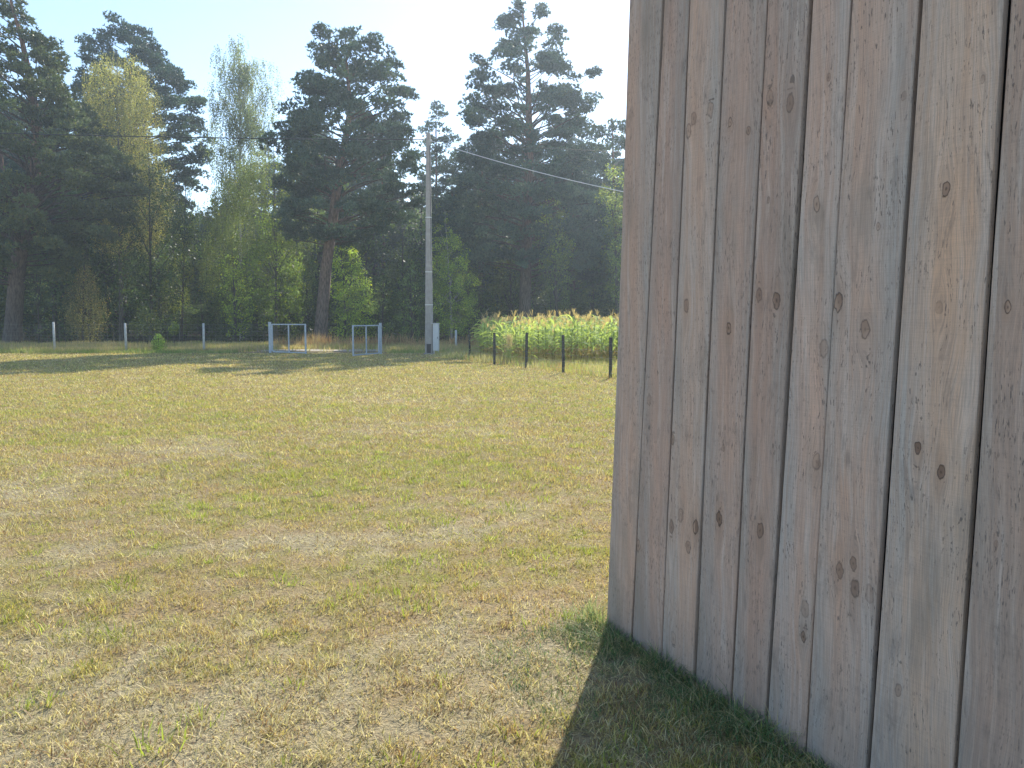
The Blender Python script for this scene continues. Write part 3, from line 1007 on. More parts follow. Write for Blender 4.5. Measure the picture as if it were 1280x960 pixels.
# ------------------------------------------------------------------ maize
def maize_mesh(seed, h=1.46, nleaf=11, segs=6):
    r = np.random.default_rng(seed)
    V, T, C = [], [], []
    def addstrip(L, W, cols):
        b = len(V)
        for (l, rr), c in zip(zip(L, W), cols):
            V.append(l); V.append(rr); C.append(c); C.append(c)
        for i in range(len(L) - 1):
            a = b + i * 2
            T.append((a, a + 1, a + 3)); T.append((a, a + 3, a + 2))
    # stalk
    n = 5
    for j in range(4):
        zz = h * j / 3; rad = .016 - .003 * j
        for k in range(n):
            a = 2 * PI * k / n
            V.append((rad * math.cos(a), rad * math.sin(a), zz)); C.append((.22, .26, .08) if j > 0 else (.34, .22, .12))
    for j in range(3):
        for k in range(n):
            a, b_ = j * n + k, j * n + (k + 1) % n
            T.append((a, b_, b_ + n)); T.append((a, b_ + n, a + n))
    az0 = r.uniform(0, 2 * PI)
    for i in range(nleaf):
        z = h * (.12 + .80 * i / nleaf) + r.uniform(-.03, .03)
        az = az0 + PI * i + r.normal(0, .35)
        Ln = r.uniform(.5, .8) * (1 - .25 * abs(i / nleaf - .5)); wid = r.uniform(.05, .075)
        up = r.uniform(.75, 1.25)
        dx, dy = math.cos(az), math.sin(az)
        L, W, cs = [], [], []
        px_, pz_ = 0.0, z; ang = up
        low = i / nleaf < .22
        base = np.array((.46, .35, .18)) if (low and r.random() < .8) else np.array((.42, .52, .20)) * r.uniform(.8, 1.3) + np.array((.04, .03, 0)) * r.random()
        for s in range(segs + 1):
            t = s / segs
            ww = wid * (math.sin(PI * min(1, .18 + t * .82)) ** .6) * .5 + .002
            if s == segs: ww = .002
            L.append((dx * px_ - dy * ww, dy * px_ + dx * ww, pz_ + .012)); W.append((dx * px_ + dy * ww, dy * px_ - dx * ww, pz_ - .006))
            cs.append(tuple(base * (1.0 if t < .8 else 1.15)))
            px_ += math.cos(ang) * Ln / segs; pz_ += math.sin(ang) * Ln / segs
            ang -= (up + r.uniform(.7, 1.2)) / segs
        addstrip(L, W, cs)
    # tassel
    for i in range(7):
        a = r.uniform(0, 2 * PI); s = 0 if i == 0 else r.uniform(.3, .7)
        l = r.uniform(.14, .24)
        p0 = np.array((0, 0, h * .98)); p1 = p0 + np.array((math.cos(a) * s, math.sin(a) * s, 1)) * l
        b = len(V); d = np.array((-math.sin(a), math.cos(a), 0)) * .007
        V += [tuple(p0 - d), tuple(p0 + d), tuple(p1 + d), tuple(p1 - d)]; C += [(.60, .46, .27)] * 4
        T += [(b, b + 1, b + 2), (b, b + 2, b + 3)]
    # a cob
    if r.random() < .7:
        a = r.uniform(0, 2 * PI); b = len(V); z = h * .5
        c = np.array((math.cos(a) * .035, math.sin(a) * .035, z))
        for j, rad in enumerate((.012, .028, .022, .004)):
            for k in range(5):
                q = 2 * PI * k / 5
                V.append((c[0] * (1 + j * .5) + rad * math.cos(q), c[1] * (1 + j * .5) + rad * math.sin(q), z + j * .065)); C.append((.38, .42, .15))
        for j in range(3):
            for k in range(5):
                a_, b_ = b + j * 5 + k, b + j * 5 + (k + 1) % 5
                T.append((a_, b_, b_ + 5)); T.append((a_, b_ + 5, a_ + 5))
    return np.array(V), np.array(T), np.array(C)


def build_maize():
    vs = [maize_mesh(s) for s in range(7)]
    meshes = [tri_mesh("maize_plant", *v) for v in vs]
    for m in meshes: m.materials.append(M_MAIZE)
    pts = []
    r = random.Random(4)
    fd = (FB - FA).normalized()
    nrm = Vector((-fd.y, fd.x, 0))
    row = 0
    y = 29.0
    while y < 47:
        x = -1.2 - .025 * (y - 31) + r.uniform(-.1, .1)
        while x < 10:
            X = x + r.uniform(-.07, .07); Y = y + r.uniform(-.1, .1)
            off = (X - FA.x) * (-fd.y) + (Y - FA.y) * fd.x
            if off > 1.25:
                pts.append((X, Y))
            x += .30
        y += .62 if y < 34 else .7
    pts.sort(key=lambda p: p[1] + .0 * p[0])
    vis = [p for p in pts if p[0] < .145 * p[1] + .4]
    rest = [p for p in pts if not p[0] < .145 * p[1] + .4]
    keep = vis[:296]
    tailp = vis[296:] + rest
    for i, (X, Y) in enumerate(keep):
        k = r.randrange(7)
        o = link("maize_plant", None) if False else bpy.data.objects.new("maize_plant", meshes[k])
        COL.objects.link(o)
        o.location = (X, Y, 0)
        o.rotation_euler = (r.uniform(-.06, .06), r.uniform(-.06, .06), r.uniform(0, 6.28))
        s = r.uniform(.88, 1.1)
        o.scale = (s * 1.05, s * 1.05, s * r.uniform(.82, 1.18))
        tag(o, "green maize plant with a tan tassel in the dense field behind the dark fence", "maize plant", "maize plants in the front rows of the field")
    # the rest of the field: one mass
    V, T, C = [], [], []
    b = 0
    for (X, Y) in tailp:
        v, t_, c = vs[r.randrange(7)]
        a = r.uniform(0, 6.28); s = r.uniform(.88, 1.1)
        ca, sa = math.cos(a), math.sin(a)
        vv = np.stack([v[:, 0] * ca - v[:, 1] * sa, v[:, 0] * sa + v[:, 1] * ca, v[:, 2]], -1) * s + np.array((X, Y, 0))
        V.append(vv); T.append(t_ + b); C.append(c); b += len(v)
    o = link("maize_field", tri_mesh("maize_field", np.concatenate(V), np.concatenate(T), np.concatenate(C)), M_MAIZE)
    tag(o, "back rows of the maize field, one green mass under tan tassels", "maize", kind="stuff")
    print("maize", len(keep), len(tailp))


build_maize()

def tall_weed():
    R_ = np.random.default_rng(31); n = 260
    p = ground_pt(636, 455)
    z = R_.random(n)
    P = np.stack([p.x + R_.normal(0, .05, n) + .18 * z * 0, p.y + .4 + R_.normal(0, .05, n), z * .95], -1)
    c = np.where(z[:, None] > .55, np.array((.55, .46, .28))[None], np.array((.36, .42, .18))[None]) * R_.uniform(.8, 1.2, (n, 1))
    o = link("tall_weed", blade_mesh("tall_weed", P, R_.uniform(.1, .28, n), np.full(n, .02), R_.uniform(.3, 1.6, n), R_.uniform(0, 2 * PI, n), c, True), M_GRASS)
    tag(o, "tall pale feathery weed at the left front corner of the maize field", "weed")


tall_weed()

# ------------------------------------------------------------------ trees
def leaf_tris(P, D, size, width, col, r):
    """thin triangles from P along D"""
    n = len(P)
    q = r.normal(size=(n, 3)); q -= D * (q * D).sum(1, keepdims=True)
    q /= np.linalg.norm(q, axis=1, keepdims=True) + 1e-9
    L = size[:, None]; W = width[:, None]
    a = P - q * W / 2; b = P + q * W / 2; c = P + D * L
    V = np.stack([a, b, c], 1).reshape(-1, 3)
    return V, np.arange(n * 3).reshape(n, 3), np.repeat(col, 3, 0)


def leaf_quads(P, D, size, width, col, r):
    n = len(P)
    q = r.normal(size=(n, 3)); q -= D * (q * D).sum(1, keepdims=True)
    q /= np.linalg.norm(q, axis=1, keepdims=True) + 1e-9
    L = size[:, None]; W = width[:, None]
    a = P; b = P + D * L * .45 + q * W / 2; c = P + D * L; d = P + D * L * .45 - q * W / 2
    V = np.stack([a, b, c, d], 1).reshape(-1, 3)
    i = (np.arange(n) * 4)[:, None]
    T = np.concatenate([i + np.array([[0, 1, 2]]), i + np.array([[0, 2, 3]])])
    return V, T, np.repeat(col, 4, 0)


def unit(a):
    return a / (np.linalg.norm(a, axis=1, keepdims=True) + 1e-9)


def tubes_np(paths, n=6):
    """paths: list of (pts (k,3), radii (k,), col lo, col hi)"""
    V, T, C = [], [], []
    b = 0
    for pts, rad, c0, c1 in paths:
        pts = np.asarray(pts, float); k = len(pts)
        t = np.gradient(pts, axis=0); t = unit(t)
        ref = np.array((0, 1, 0.)) if abs(t[0][2]) > .7 else np.array((0, 0, 1.))
        u = unit(np.cross(t, ref[None])); v = np.cross(t, u)
        a = np.linspace(0, 2 * PI, n, endpoint=False)
        ring = pts[:, None] + (u[:, None] * np.cos(a)[None, :, None] + v[:, None] * np.sin(a)[None, :, None]) * np.asarray(rad)[:, None, None]
        V.append(ring.reshape(-1, 3))
        f = np.linspace(0, 1, k)[:, None, None]
        C.append(np.broadcast_to((np.asarray(c0) * (1 - f) + np.asarray(c1) * f), (k, n, 3)).reshape(-1, 3))
        i = (np.arange(k - 1)[:, None] * n + np.arange(n)[None]).ravel()
        j = (np.arange(k - 1)[:, None] * n + (np.arange(n)[None] + 1) % n).ravel()
        T.append(np.concatenate([np.stack([i, j, j + n], -1), np.stack([i, j + n, i + n], -1)]) + b)
        b += k * n
    return np.concatenate(V), np.concatenate(T), np.concatenate(C)


def trunk_path(pts, k=14, wob=.0, r=None):
    pts = np.asarray(pts, float)
    z = pts[:, 2]
    zz = np.linspace(z[0], z[-1], k)
    out = np.stack([np.interp(zz, z, pts[:, 0]), np.interp(zz, z, pts[:, 1]), zz], -1)
    if r is not None and wob > 0:
        out[1:, :2] += np.cumsum(r.normal(0, wob, (k - 1, 2)), axis=0) * .5
    return out


def tree_from(profile_px, trunk_px, D):
    """silhouette given as pixels at forward distance D -> metres about the trunk's foot"""
    tp = [at(x, y, D) for x, y in trunk_px]
    base = Vector((tp[0].x, D, 0))
    tr = [(0, 0, -.1)] + [(p.x - base.x, 0, p.z) for p in tp[1:]]
    prof = []
    for (y, xl, xr) in profile_px:
        a, b = at(xl, y, D), at(xr, y, D)
        prof.append((a.z, a.x - base.x, b.x - base.x))
    prof.sort()
    return base, tr, prof


GREY_BARK = (.10, .085, .075); ORANGE_BARK = (.27, .14, .085); DARK_BARK = (.07, .06, .05); BIRCH_BARK = (.50, .48, .45)


def pine_meshes(tr, prof, r, r0=.35, col=(.06, .09, .058), dens=1.0, whorl=None, tuftk=6, holes=.0, padr=(.6, 1.15)):
    """Scots pine: bent limbs carrying flattened clouds of needle tufts"""
    tp = trunk_path(tr, 16)
    H = tp[-1, 2]
    P = np.array(prof)
    zs, Lx, Rx = P[:, 0], P[:, 1], P[:, 2]
    zb, zt = zs[0], zs[-1]
    rad = np.interp(tp[:, 2], [0, 1, H * .6, H], [r0 * 1.15, r0 * .95, r0 * .6, r0 * .08])
    paths = [(tp[:8], rad[:8], GREY_BARK, (.20, .12, .08)), (tp[7:], rad[7:], (.20, .12, .08), ORANGE_BARK)]
    zz = np.linspace(zb, zt, 80)
    wd = np.interp(zz, zs, Rx) - np.interp(zz, zs, Lx)
    area, vol = np.trapz(wd, zz), np.trapz(wd ** 2 * .75, zz)
    nc = int(max(14, min(330, (area * .95 + vol * .26) * dens * .9)))
    cdf = np.cumsum(wd ** 1.35); cdf /= cdf[-1]
    # clouds sit in loose layers
    z = np.interp((np.arange(nc) + r.random(nc)) / nc, cdf, zz)
    lay = r.uniform(1.0, 1.5)
    z = z + .28 * np.sin(z / lay * 2 * PI)
    az = np.arange(nc) * 2.39996 + r.normal(0, .5, nc)
    tx = np.interp(z, tp[:, 2], tp[:, 0])
    l = np.maximum(tx - np.interp(z, zs, Lx), .25); rr = np.maximum(np.interp(z, zs, Rx) - tx, .25)
    ca, sa = np.cos(az), np.sin(az)
    R = l * (1 - ca) / 2 + rr * (1 + ca) / 2
    pr = r.uniform(*padr, nc) * np.clip(R / 1.6, .62, 1)
    R = np.maximum(R - pr * .35, 0) * (.38 + .62 * r.random(nc) ** .42) * np.where(r.random(nc) < .12, 1.05, 1.0)
    c = np.stack([tx + ca * R, sa * R, z], -1)
    fr = np.clip((z - zb) / (zt - zb), 0, 1)
    for i in range(nc):
        if R[i] < .5 or r.random() < .5: continue
        drop = R[i] * (.15 + .45 * fr[i]) + .2
        z0 = z[i] - drop
        o = np.array((np.interp(z0, tp[:, 2], tp[:, 0]), 0, z0))
        tip = c[i] - np.array((0, 0, pr[i] * .25))
        t = np.linspace(0, 1, 6)[:, None]
        mid = (o + tip) / 2 + np.array((r.normal(0, .12), r.normal(0, .12), r.normal(.05, .12))) * R[i]
        br = .012 + .014 * R[i]
        paths.append(((1 - t) ** 2 * o + 2 * t * (1 - t) * mid + t ** 2 * tip, np.linspace(br, .014, 6), (.13, .085, .06), (.075, .06, .05)))
    top = tp[-1]
    extra = np.array([(top[0] + r.normal(0, .25), r.normal(0, .25), zt - .3 - .35 * k) for k in range(4)])
    c = np.concatenate([c, extra]); pr = np.concatenate([pr, np.full(4, .5)])
    # each cloud is built of a few lobes
    kl = 5
    li = np.repeat(np.arange(len(c)), kl)
    lo = unit(r.normal(size=(len(li), 3))) * np.array((1, 1, .38)) * r.uniform(.3, .75, (len(li), 1)) * pr[li][:, None]
    lc = c[li] + lo; lr = pr[li] * r.uniform(.38, .6, len(li))
    shade = r.uniform(.6, 1.4, len(c))  # random cloud tones, spread wide to imitate lit clumps and dark gaps
    nt_ = np.maximum(4, (40 * (lr / .45) ** 2 * .46)).astype(int)
    idx = np.repeat(np.arange(len(lc)), nt_)
    u = unit(r.normal(size=(len(idx), 3)) + np.array((0, 0, .25))) * (r.random((len(idx), 1)) ** .33)
    u *= np.array((1, 1, .62))
    tc = lc[idx] + u * lr[idx][:, None]
    axis = unit(u * np.array((1, 1, .6)) + np.array((0, 0, .55)) + r.normal(0, .25, u.shape))
    i2 = np.repeat(np.arange(len(tc)), tuftk)
    dirs = unit(axis[i2] * .75 + unit(r.normal(size=(len(i2), 3))) * .8)
    base = 1.22 * np.array(col)[None] * shade[li[idx]][i2][:, None] * r.uniform(.7, 1.35, (len(i2), 1))
    warm = r.random(len(i2)) < .12
    base[warm] = base[warm] * np.array((1.6, 1.25, .8))
    V, T, C = leaf_tris(tc[i2], dirs, r.uniform(.15, .26, len(i2)), r.uniform(.07, .11, len(i2)), base, r)
    crown = tri_mesh("crown", V, T, C)
    tv, tt_, tc_ = tubes_np(paths, 7)
    trunk = tri_mesh("trunk", tv, tt_, tc_, True)
    return trunk, crown, len(T)


def broad_meshes(tr, prof, r, r0=.15, col=(.085, .13, .035), dens=1.0, leaf=(.08, .13), mode='clump', bark=DARK_BARK, nlimb=26, clumpr=(.35, .7), inner=.25, topcol=None, power=.5):
    tp = trunk_path(tr, 12)
    H = tp[-1, 2]
    P = np.array(prof); zs, Lx, Rx = P[:, 0], P[:, 1], P[:, 2]
    zb, zt = zs[0], zs[-1]
    rad = np.interp(tp[:, 2], [0, 1, H], [r0 * 1.2, r0, r0 * .1])
    paths = [(tp, rad, bark, bark)]
    # clump centres
    zz = np.linspace(zb, zt, 60)
    wdt = np.interp(zz, zs, Rx) - np.interp(zz, zs, Lx)
    area = np.trapz(wdt, zz)
    vol = np.trapz(wdt ** 2 * .75, zz)
    nc = int(max(14 if H > 3 else 80, min(520, (area * 1.3 + vol * .75) * dens)))
    cdf = np.cumsum(wdt ** 1.5); cdf /= cdf[-1]
    z = np.interp(r.random(nc), cdf, zz)
    az = r.uniform(0, 2 * PI, nc)
    tx = np.interp(z, tp[:, 2], tp[:, 0])
    cx = (np.interp(z, zs, Lx) + np.interp(z, zs, Rx)) / 2
    hw = (np.interp(z, zs, Rx) - np.interp(z, zs, Lx)) / 2
    rr = (inner + (1 - inner) * r.random(nc) ** power) * r.uniform(.85, 1.03, nc)
    cr = r.uniform(*clumpr, nc) * np.clip(hw / 1.2, .45 if H > 3 else .9, 1)
    hwc = np.maximum(hw - cr * (.5 if mode == 'clump' else .2), .05)
    c = np.stack([cx + np.cos(az) * hwc * rr, np.sin(az) * hwc * rr, z], -1)
    for i in r.permutation(nc)[:nlimb]:
        q = c[i]
        z0 = max(.3 * H if H > 4 else .1, q[2] - abs(q[0]) * .9 - abs(q[1]) * .9 - .6)
        z0 = min(z0, q[2])
        o = np.array((np.interp(z0, tp[:, 2], tp[:, 0]), np.interp(z0, tp[:, 2], tp[:, 1]), z0))
        t = np.linspace(0, 1, 4)[:, None]
        mid = (o + q) / 2 + np.array((0, 0, .12 * np.linalg.norm(q - o)))
        paths.append(((1 - t) ** 2 * o + 2 * t * (1 - t) * mid + t ** 2 * q, np.linspace(r0 * .28, .008, 4), bark, tuple(np.array(bark) * .7)))
    shade = r.uniform(.55, 1.5, nc)  # random clump tones, widened so some look lit and others shaded
    col = np.array(col)
    if mode == 'clump':
        lm = (leaf[0] + leaf[1]) / 2
        nl = np.maximum(8, 60 * (cr / .5) ** 2 * (.115 / lm) ** 2)
        nl = np.maximum(5, nl * min(1, 15000 / nl.sum())).astype(int)
        idx = np.repeat(np.arange(nc), nl)
        u = unit(r.normal(size=(len(idx), 3))) * (r.random((len(idx), 1)) ** .38) * np.array((1, 1, .8))
        PP = c[idx] + u * cr[idx][:, None]
        D = unit(u * .5 + r.normal(0, .6, u.shape) + np.array((0, 0, -.25)))
    else:                                             # hanging birch twigs
        ns = np.maximum(4, 11 * (cr / .5)).astype(int)
        sidx = np.repeat(np.arange(nc), ns)
        so = c[sidx] + r.normal(0, .35, (len(sidx), 3)) * cr[sidx][:, None] * np.array((1.2, 1.2, .8))
        ln = r.uniform(.5, 1.5, len(sidx))
        k = 11
        idx = np.repeat(np.arange(len(sidx)), k)
        tt = np.tile(np.linspace(0, 1, k), len(sidx)) + r.uniform(-.05, .05, len(idx))
        dirx = r.normal(0, .12, (len(sidx), 2))
        PP = so[idx].copy()
        PP[:, 2] -= tt * ln[idx]
        PP[:, :2] += dirx[idx] * tt[:, None] * ln[idx][:, None] + r.normal(0, .035, (len(idx), 2))
        D = unit(r.normal(0, .5, (len(idx), 3)) + np.array((0, 0, -.7)))
        idx = sidx[idx]
    n = len(PP)
    cc = 1.15 * col[None] * shade[idx][:, None] * r.uniform(.7, 1.35, (n, 1))
    if topcol is not None:  # sunlit tops painted in: leaf colour lightens with height
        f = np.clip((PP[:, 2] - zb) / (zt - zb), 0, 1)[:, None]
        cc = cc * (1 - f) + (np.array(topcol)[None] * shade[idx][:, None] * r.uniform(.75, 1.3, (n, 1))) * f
    yel = r.random(n) < .06
    cc[yel] = cc[yel] * np.array((1.8, 1.35, .8))
    sz = r.uniform(*leaf, n)
    V, T, C = leaf_quads(PP, D, sz, sz * .75, cc, r)
    crown = tri_mesh("crown", V, T, C)
    tv, t2, tc2 = tubes_np(paths, 6)
    trunk = tri_mesh("trunk", tv, t2, tc2, True)
    return trunk, crown, len(T)


TRIS = 0


def put_tree(name, label, cat, base, trunk, crown, leafmat, group=None, rotz=0, scale=1.0):
    root = thing(name, label, cat, base, group)
    root.rotation_euler = (0, 0, rotz); root.scale = (scale,) * 3
    for nm, me, mt in (("trunk", trunk, M_BARK), ("crown", crown, leafmat)):
        if not me.materials: me.materials.append(mt)
        o = bpy.data.objects.new(nm, me); COL.objects.link(o); o.parent = root
    return root


def hero_pine(label, trunk_px, prof_px, D, seed, group=None, **kw):
    global TRIS
    base, tr, prof = tree_from(prof_px, trunk_px, D)
    t, c, n = pine_meshes(tr, prof, np.random.default_rng(seed), **kw)
    TRIS += n
    return put_tree("pine_tree", label, "pine tree", base, t, c, M_NEEDLE, group)


def hero_broad(name, label, cat, trunk_px, prof_px, D, seed, group=None, **kw):
    global TRIS
    base, tr, prof = tree_from(prof_px, trunk_px, D)
    t, c, n = broad_meshes(tr, prof, np.random.default_rng(seed), **kw)
    TRIS += n
    return put_tree(name, label, cat, base, t, c, M_LEAF, group)


PG = "tall pines at the edge of the wood"
hero_pine("tall pine with forked leaning trunk at the far left edge", [(14, 431), (22, 330), (38, 240), (50, 180), (30, 60), (10, -10)],
          [(-12, 0, 22), (8, -40, 30), (40, -70, 48), (60, -70, 72), (90, -90, 70), (108, -95, 82), (150, -110, 112), (185, -110, 150), (230, -110, 175), (270, -100, 160), (310, -80, 110), (345, -60, 70)],
          48, 101, PG, r0=.52, dens=1.2, col=(.10, .125, .060), whorl=.62)
hero_pine("dark blue-green pine rising behind the olive birch on the left", [(150, 430), (158, 300), (165, 150), (168, 32)],
          [(28, 140, 178), (50, 112, 190), (75, 98, 215), (95, 100, 240), (125, 95, 258), (165, 110, 262), (210, 120, 258), (260, 130, 245), (300, 140, 220)],
          63, 102, PG, r0=.33, dens=1.15, col=(.060, .10, .078))
hero_pine("orange-barked pine right behind the open gate", [(399, 433), (408, 330), (414, 290), (424, 215), (438, 140), (432, 60)],
          [(46, 392, 458), (62, 388, 490), (85, 405, 500), (102, 372, 522), (125, 385, 526), (150, 345, 505), (180, 338, 528), (215, 350, 532), (250, 356, 530), (280, 348, 520), (300, 355, 440)],
          49, 103, PG, r0=.42, dens=1.25, col=(.06, .096, .066), whorl=.66)
hero_pine("largest pine, broad dark crown with open limbs, left of the shed", [(655, 426), (658, 330), (660, 250), (662, 190), (660, 90), (652, 4)],
          [(2, 642, 668), (18, 632, 700), (38, 622, 722), (58, 625, 722), (70, 600, 702), (82, 587, 705), (100, 588, 742), (125, 580, 747), (150, 578, 742), (180, 574, 745), (220, 566, 752), (265, 560, 762), (310, 575, 755), (335, 590, 730)],
          57, 104, PG, r0=.48, dens=1.75, col=(.062, .098, .074), whorl=.62)
hero_pine("small slender pine between the concrete pole and the largest pine", [(546, 428), (546, 300), (545, 128)],
          [(126, 541, 551), (150, 528, 565), (180, 524, 572), (215, 528, 580), (260, 532, 575), (320, 535, 568)],
          70, 105, PG, r0=.2, dens=.8, col=(.075, .115, .07), whorl=1.0)
hero_pine("hazy pine top showing right beside the shed corner", [(772, 425), (770, 300), (765, 150)],
          [(148, 757, 772), (165, 738, 800), (200, 730, 815), (250, 728, 820), (310, 735, 815), (345, 745, 800)],
          64, 106, PG, r0=.3, dens=1.0, col=(.075, .115, .065))
hero_pine("dark low-branched pine between the concrete pole and the largest pine", [(600, 427), (602, 320), (603, 185)],
          [(172, 585, 620), (210, 555, 640), (250, 548, 645), (300, 545, 640), (345, 555, 640), (370, 575, 625)],
          66, 107, PG, r0=.25, dens=1.0, col=(.055, .083, .058))
hero_pine("dark pine crown low between the largest pine and the shed", [(716, 427), (716, 300), (715, 190)],
          [(182, 700, 735), (220, 680, 765), (265, 672, 775), (310, 670, 778), (350, 680, 775), (375, 690, 760)],
          66, 108, PG, r0=.25, dens=1.0, col=(.052, .08, .058))

BG_ = "broadleaf trees at the edge of the wood"
hero_broad("birch_tree", "tall olive-yellow birch crown in front of the blue-green pine on the left", "birch tree", [(152, 430), (150, 300), (146, 62)],
           [(56, 138, 152), (72, 118, 172), (85, 108, 190), (110, 102, 200), (150, 100, 204), (200, 98, 210), (250, 110, 215), (300, 118, 205)],
           54, 201, BG_, r0=.16, col=(.27, .26, .115), mode='birch', dens=2.6, leaf=(.06, .10), bark=(.12, .11, .10))
hero_broad("lime_tree", "dark leafy tree filling the shade left of the yellow-green tree", "tree", [(190, 430), (188, 330), (186, 195)],
           [(190, 178, 196), (215, 160, 222), (255, 148, 240), (300, 142, 244), (345, 144, 240), (385, 150, 232), (405, 160, 220)],
           53, 218, BG_, r0=.12, col=(.065, .10, .05), dens=.8, leaf=(.10, .16), clumpr=(.35, .75))
hero_broad("birch_tree", "tall sparse silvery birch with hanging twigs against the sky", "birch tree", [(302, 430), (300, 300), (300, 180), (298, 48)],
           [(42, 294, 304), (58, 270, 322), (80, 262, 340), (105, 258, 352), (140, 262, 345), (180, 256, 340), (220, 268, 335), (260, 275, 330)],
           60, 202, BG_, r0=.15, col=(.17, .20, .13),  mode='birch', dens=1.5, leaf=(.08, .12), bark=BIRCH_BARK, nlimb=40, inner=.1, power=.8)
hero_broad("birch_tree", "olive-green drooping birch below the silvery birch", "birch tree", [(345, 430), (345, 300), (342, 178)],
           [(176, 335, 352), (195, 312, 378), (220, 270, 396), (255, 244, 402), (300, 240, 400), (345, 250, 392), (380, 262, 380)],
           56, 203, BG_, r0=.16, col=(.13, .165, .055), mode='birch', dens=1.25, leaf=(.07, .11), bark=(.2, .19, .17))
hero_broad("willow_tree", "yellow-green narrow tree lit by the sun left of the sky gap", "tree", [(226, 428), (230, 330), (232, 225)],
           [(222, 226, 240), (245, 218, 246), (275, 216, 247), (305, 218, 240), (340, 205, 240), (380, 200, 240)],
           55, 204, BG_, r0=.1, col=(.16, .19, .05), topcol=(.25, .27, .06), mode='birch', dens=1.5, leaf=(.06, .1))
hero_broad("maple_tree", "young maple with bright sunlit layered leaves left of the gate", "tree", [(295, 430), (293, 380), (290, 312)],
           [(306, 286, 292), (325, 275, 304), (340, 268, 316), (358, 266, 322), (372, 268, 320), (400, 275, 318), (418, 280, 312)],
           50, 205, BG_, r0=.07, col=(.18, .26, .05), topcol=(.34, .42, .09), dens=4.5, leaf=(.10, .16), clumpr=(.25, .42))  # leaf colours raised to stand in for sunlight
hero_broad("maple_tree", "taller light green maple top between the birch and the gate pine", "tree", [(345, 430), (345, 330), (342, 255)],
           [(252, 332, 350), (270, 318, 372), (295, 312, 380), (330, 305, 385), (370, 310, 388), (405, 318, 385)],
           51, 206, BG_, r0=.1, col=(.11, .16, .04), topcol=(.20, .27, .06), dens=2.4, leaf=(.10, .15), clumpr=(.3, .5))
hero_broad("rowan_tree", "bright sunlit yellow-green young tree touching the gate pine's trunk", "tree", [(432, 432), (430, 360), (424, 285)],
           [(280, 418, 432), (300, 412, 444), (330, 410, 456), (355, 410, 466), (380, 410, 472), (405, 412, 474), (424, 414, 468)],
           53, 207, BG_, r0=.07, col=(.24, .34, .06), topcol=(.32, .42, .08), dens=5.0, leaf=(.09, .13), clumpr=(.25, .42))  # sunlight put into the leaf colour, brighter than the leaves themselves
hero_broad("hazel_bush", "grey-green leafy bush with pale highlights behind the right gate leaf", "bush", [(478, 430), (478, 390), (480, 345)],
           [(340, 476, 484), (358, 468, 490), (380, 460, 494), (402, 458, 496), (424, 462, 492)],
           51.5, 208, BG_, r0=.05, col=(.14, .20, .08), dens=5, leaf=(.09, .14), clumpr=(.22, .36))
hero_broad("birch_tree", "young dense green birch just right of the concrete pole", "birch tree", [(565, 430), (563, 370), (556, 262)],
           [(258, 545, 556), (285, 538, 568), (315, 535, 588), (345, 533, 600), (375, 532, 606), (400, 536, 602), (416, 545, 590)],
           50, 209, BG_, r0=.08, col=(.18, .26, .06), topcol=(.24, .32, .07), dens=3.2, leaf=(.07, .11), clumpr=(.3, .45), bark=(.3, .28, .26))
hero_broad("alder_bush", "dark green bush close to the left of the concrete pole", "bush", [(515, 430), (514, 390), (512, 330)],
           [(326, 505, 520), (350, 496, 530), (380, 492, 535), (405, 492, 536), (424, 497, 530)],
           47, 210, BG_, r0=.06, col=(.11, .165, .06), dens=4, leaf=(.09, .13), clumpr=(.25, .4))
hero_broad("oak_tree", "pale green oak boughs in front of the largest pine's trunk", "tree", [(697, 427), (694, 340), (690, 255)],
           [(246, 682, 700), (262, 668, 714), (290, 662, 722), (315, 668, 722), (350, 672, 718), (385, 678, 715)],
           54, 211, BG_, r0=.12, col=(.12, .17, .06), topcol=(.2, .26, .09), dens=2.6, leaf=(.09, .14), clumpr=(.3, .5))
hero_broad("oak_tree", "light green treetop touching the shed corner", "tree", [(772, 426), (770, 320), (768, 212)],
           [(206, 758, 780), (220, 747, 800), (240, 743, 812), (265, 748, 815), (300, 752, 812), (350, 755, 808), (390, 760, 800)],
           52, 212, BG_, r0=.12, col=(.11, .16, .05), topcol=(.23, .28, .09), dens=2.2, leaf=(.09, .14), clumpr=(.3, .5))
hero_broad("spruce_sapling", "tan-green drooping conifer under the far left pine", "tree", [(103, 428), (104, 380), (106, 318)],
           [(312, 100, 112), (335, 90, 122), (365, 84, 130), (395, 82, 130), (414, 86, 126)],
           50, 213, BG_, r0=.08, col=(.2, .19, .1), mode='birch', dens=3, leaf=(.06, .10))
hero_broad("elder_bush", "pale leafy branch cluster beside the far left pine's trunk", "bush", [(48, 428), (48, 390), (46, 335)],
           [(332, 38, 52), (350, 30, 66), (370, 30, 70), (390, 34, 68), (415, 38, 62)],
           46.5, 214, BG_, r0=.05, col=(.16, .2, .1), dens=3, leaf=(.09, .14), clumpr=(.2, .36))
hero_broad("juniper_bush", "low dark green bush in the meadow between the second and third pale posts", "bush", [(184, 421), (184, 405), (184, 388)],
           [(384, 178, 188), (395, 166, 198), (408, 160, 206), (420, 162, 204)],
           46, 215, BG_, r0=.03, col=(.085, .11, .04), dens=5, leaf=(.06, .1), clumpr=(.18, .3), nlimb=8)
hero_broad("sapling", "tiny bright sprig beside the low dark bush", "sapling", [(218, 428), (218, 415), (218, 404)],
           [(402, 216, 221), (409, 211, 224), (417, 212, 222)],
           45, 216, BG_, r0=.015, col=(.17, .23, .05), dens=10, leaf=(.06, .1), clumpr=(.1, .16), nlimb=5)
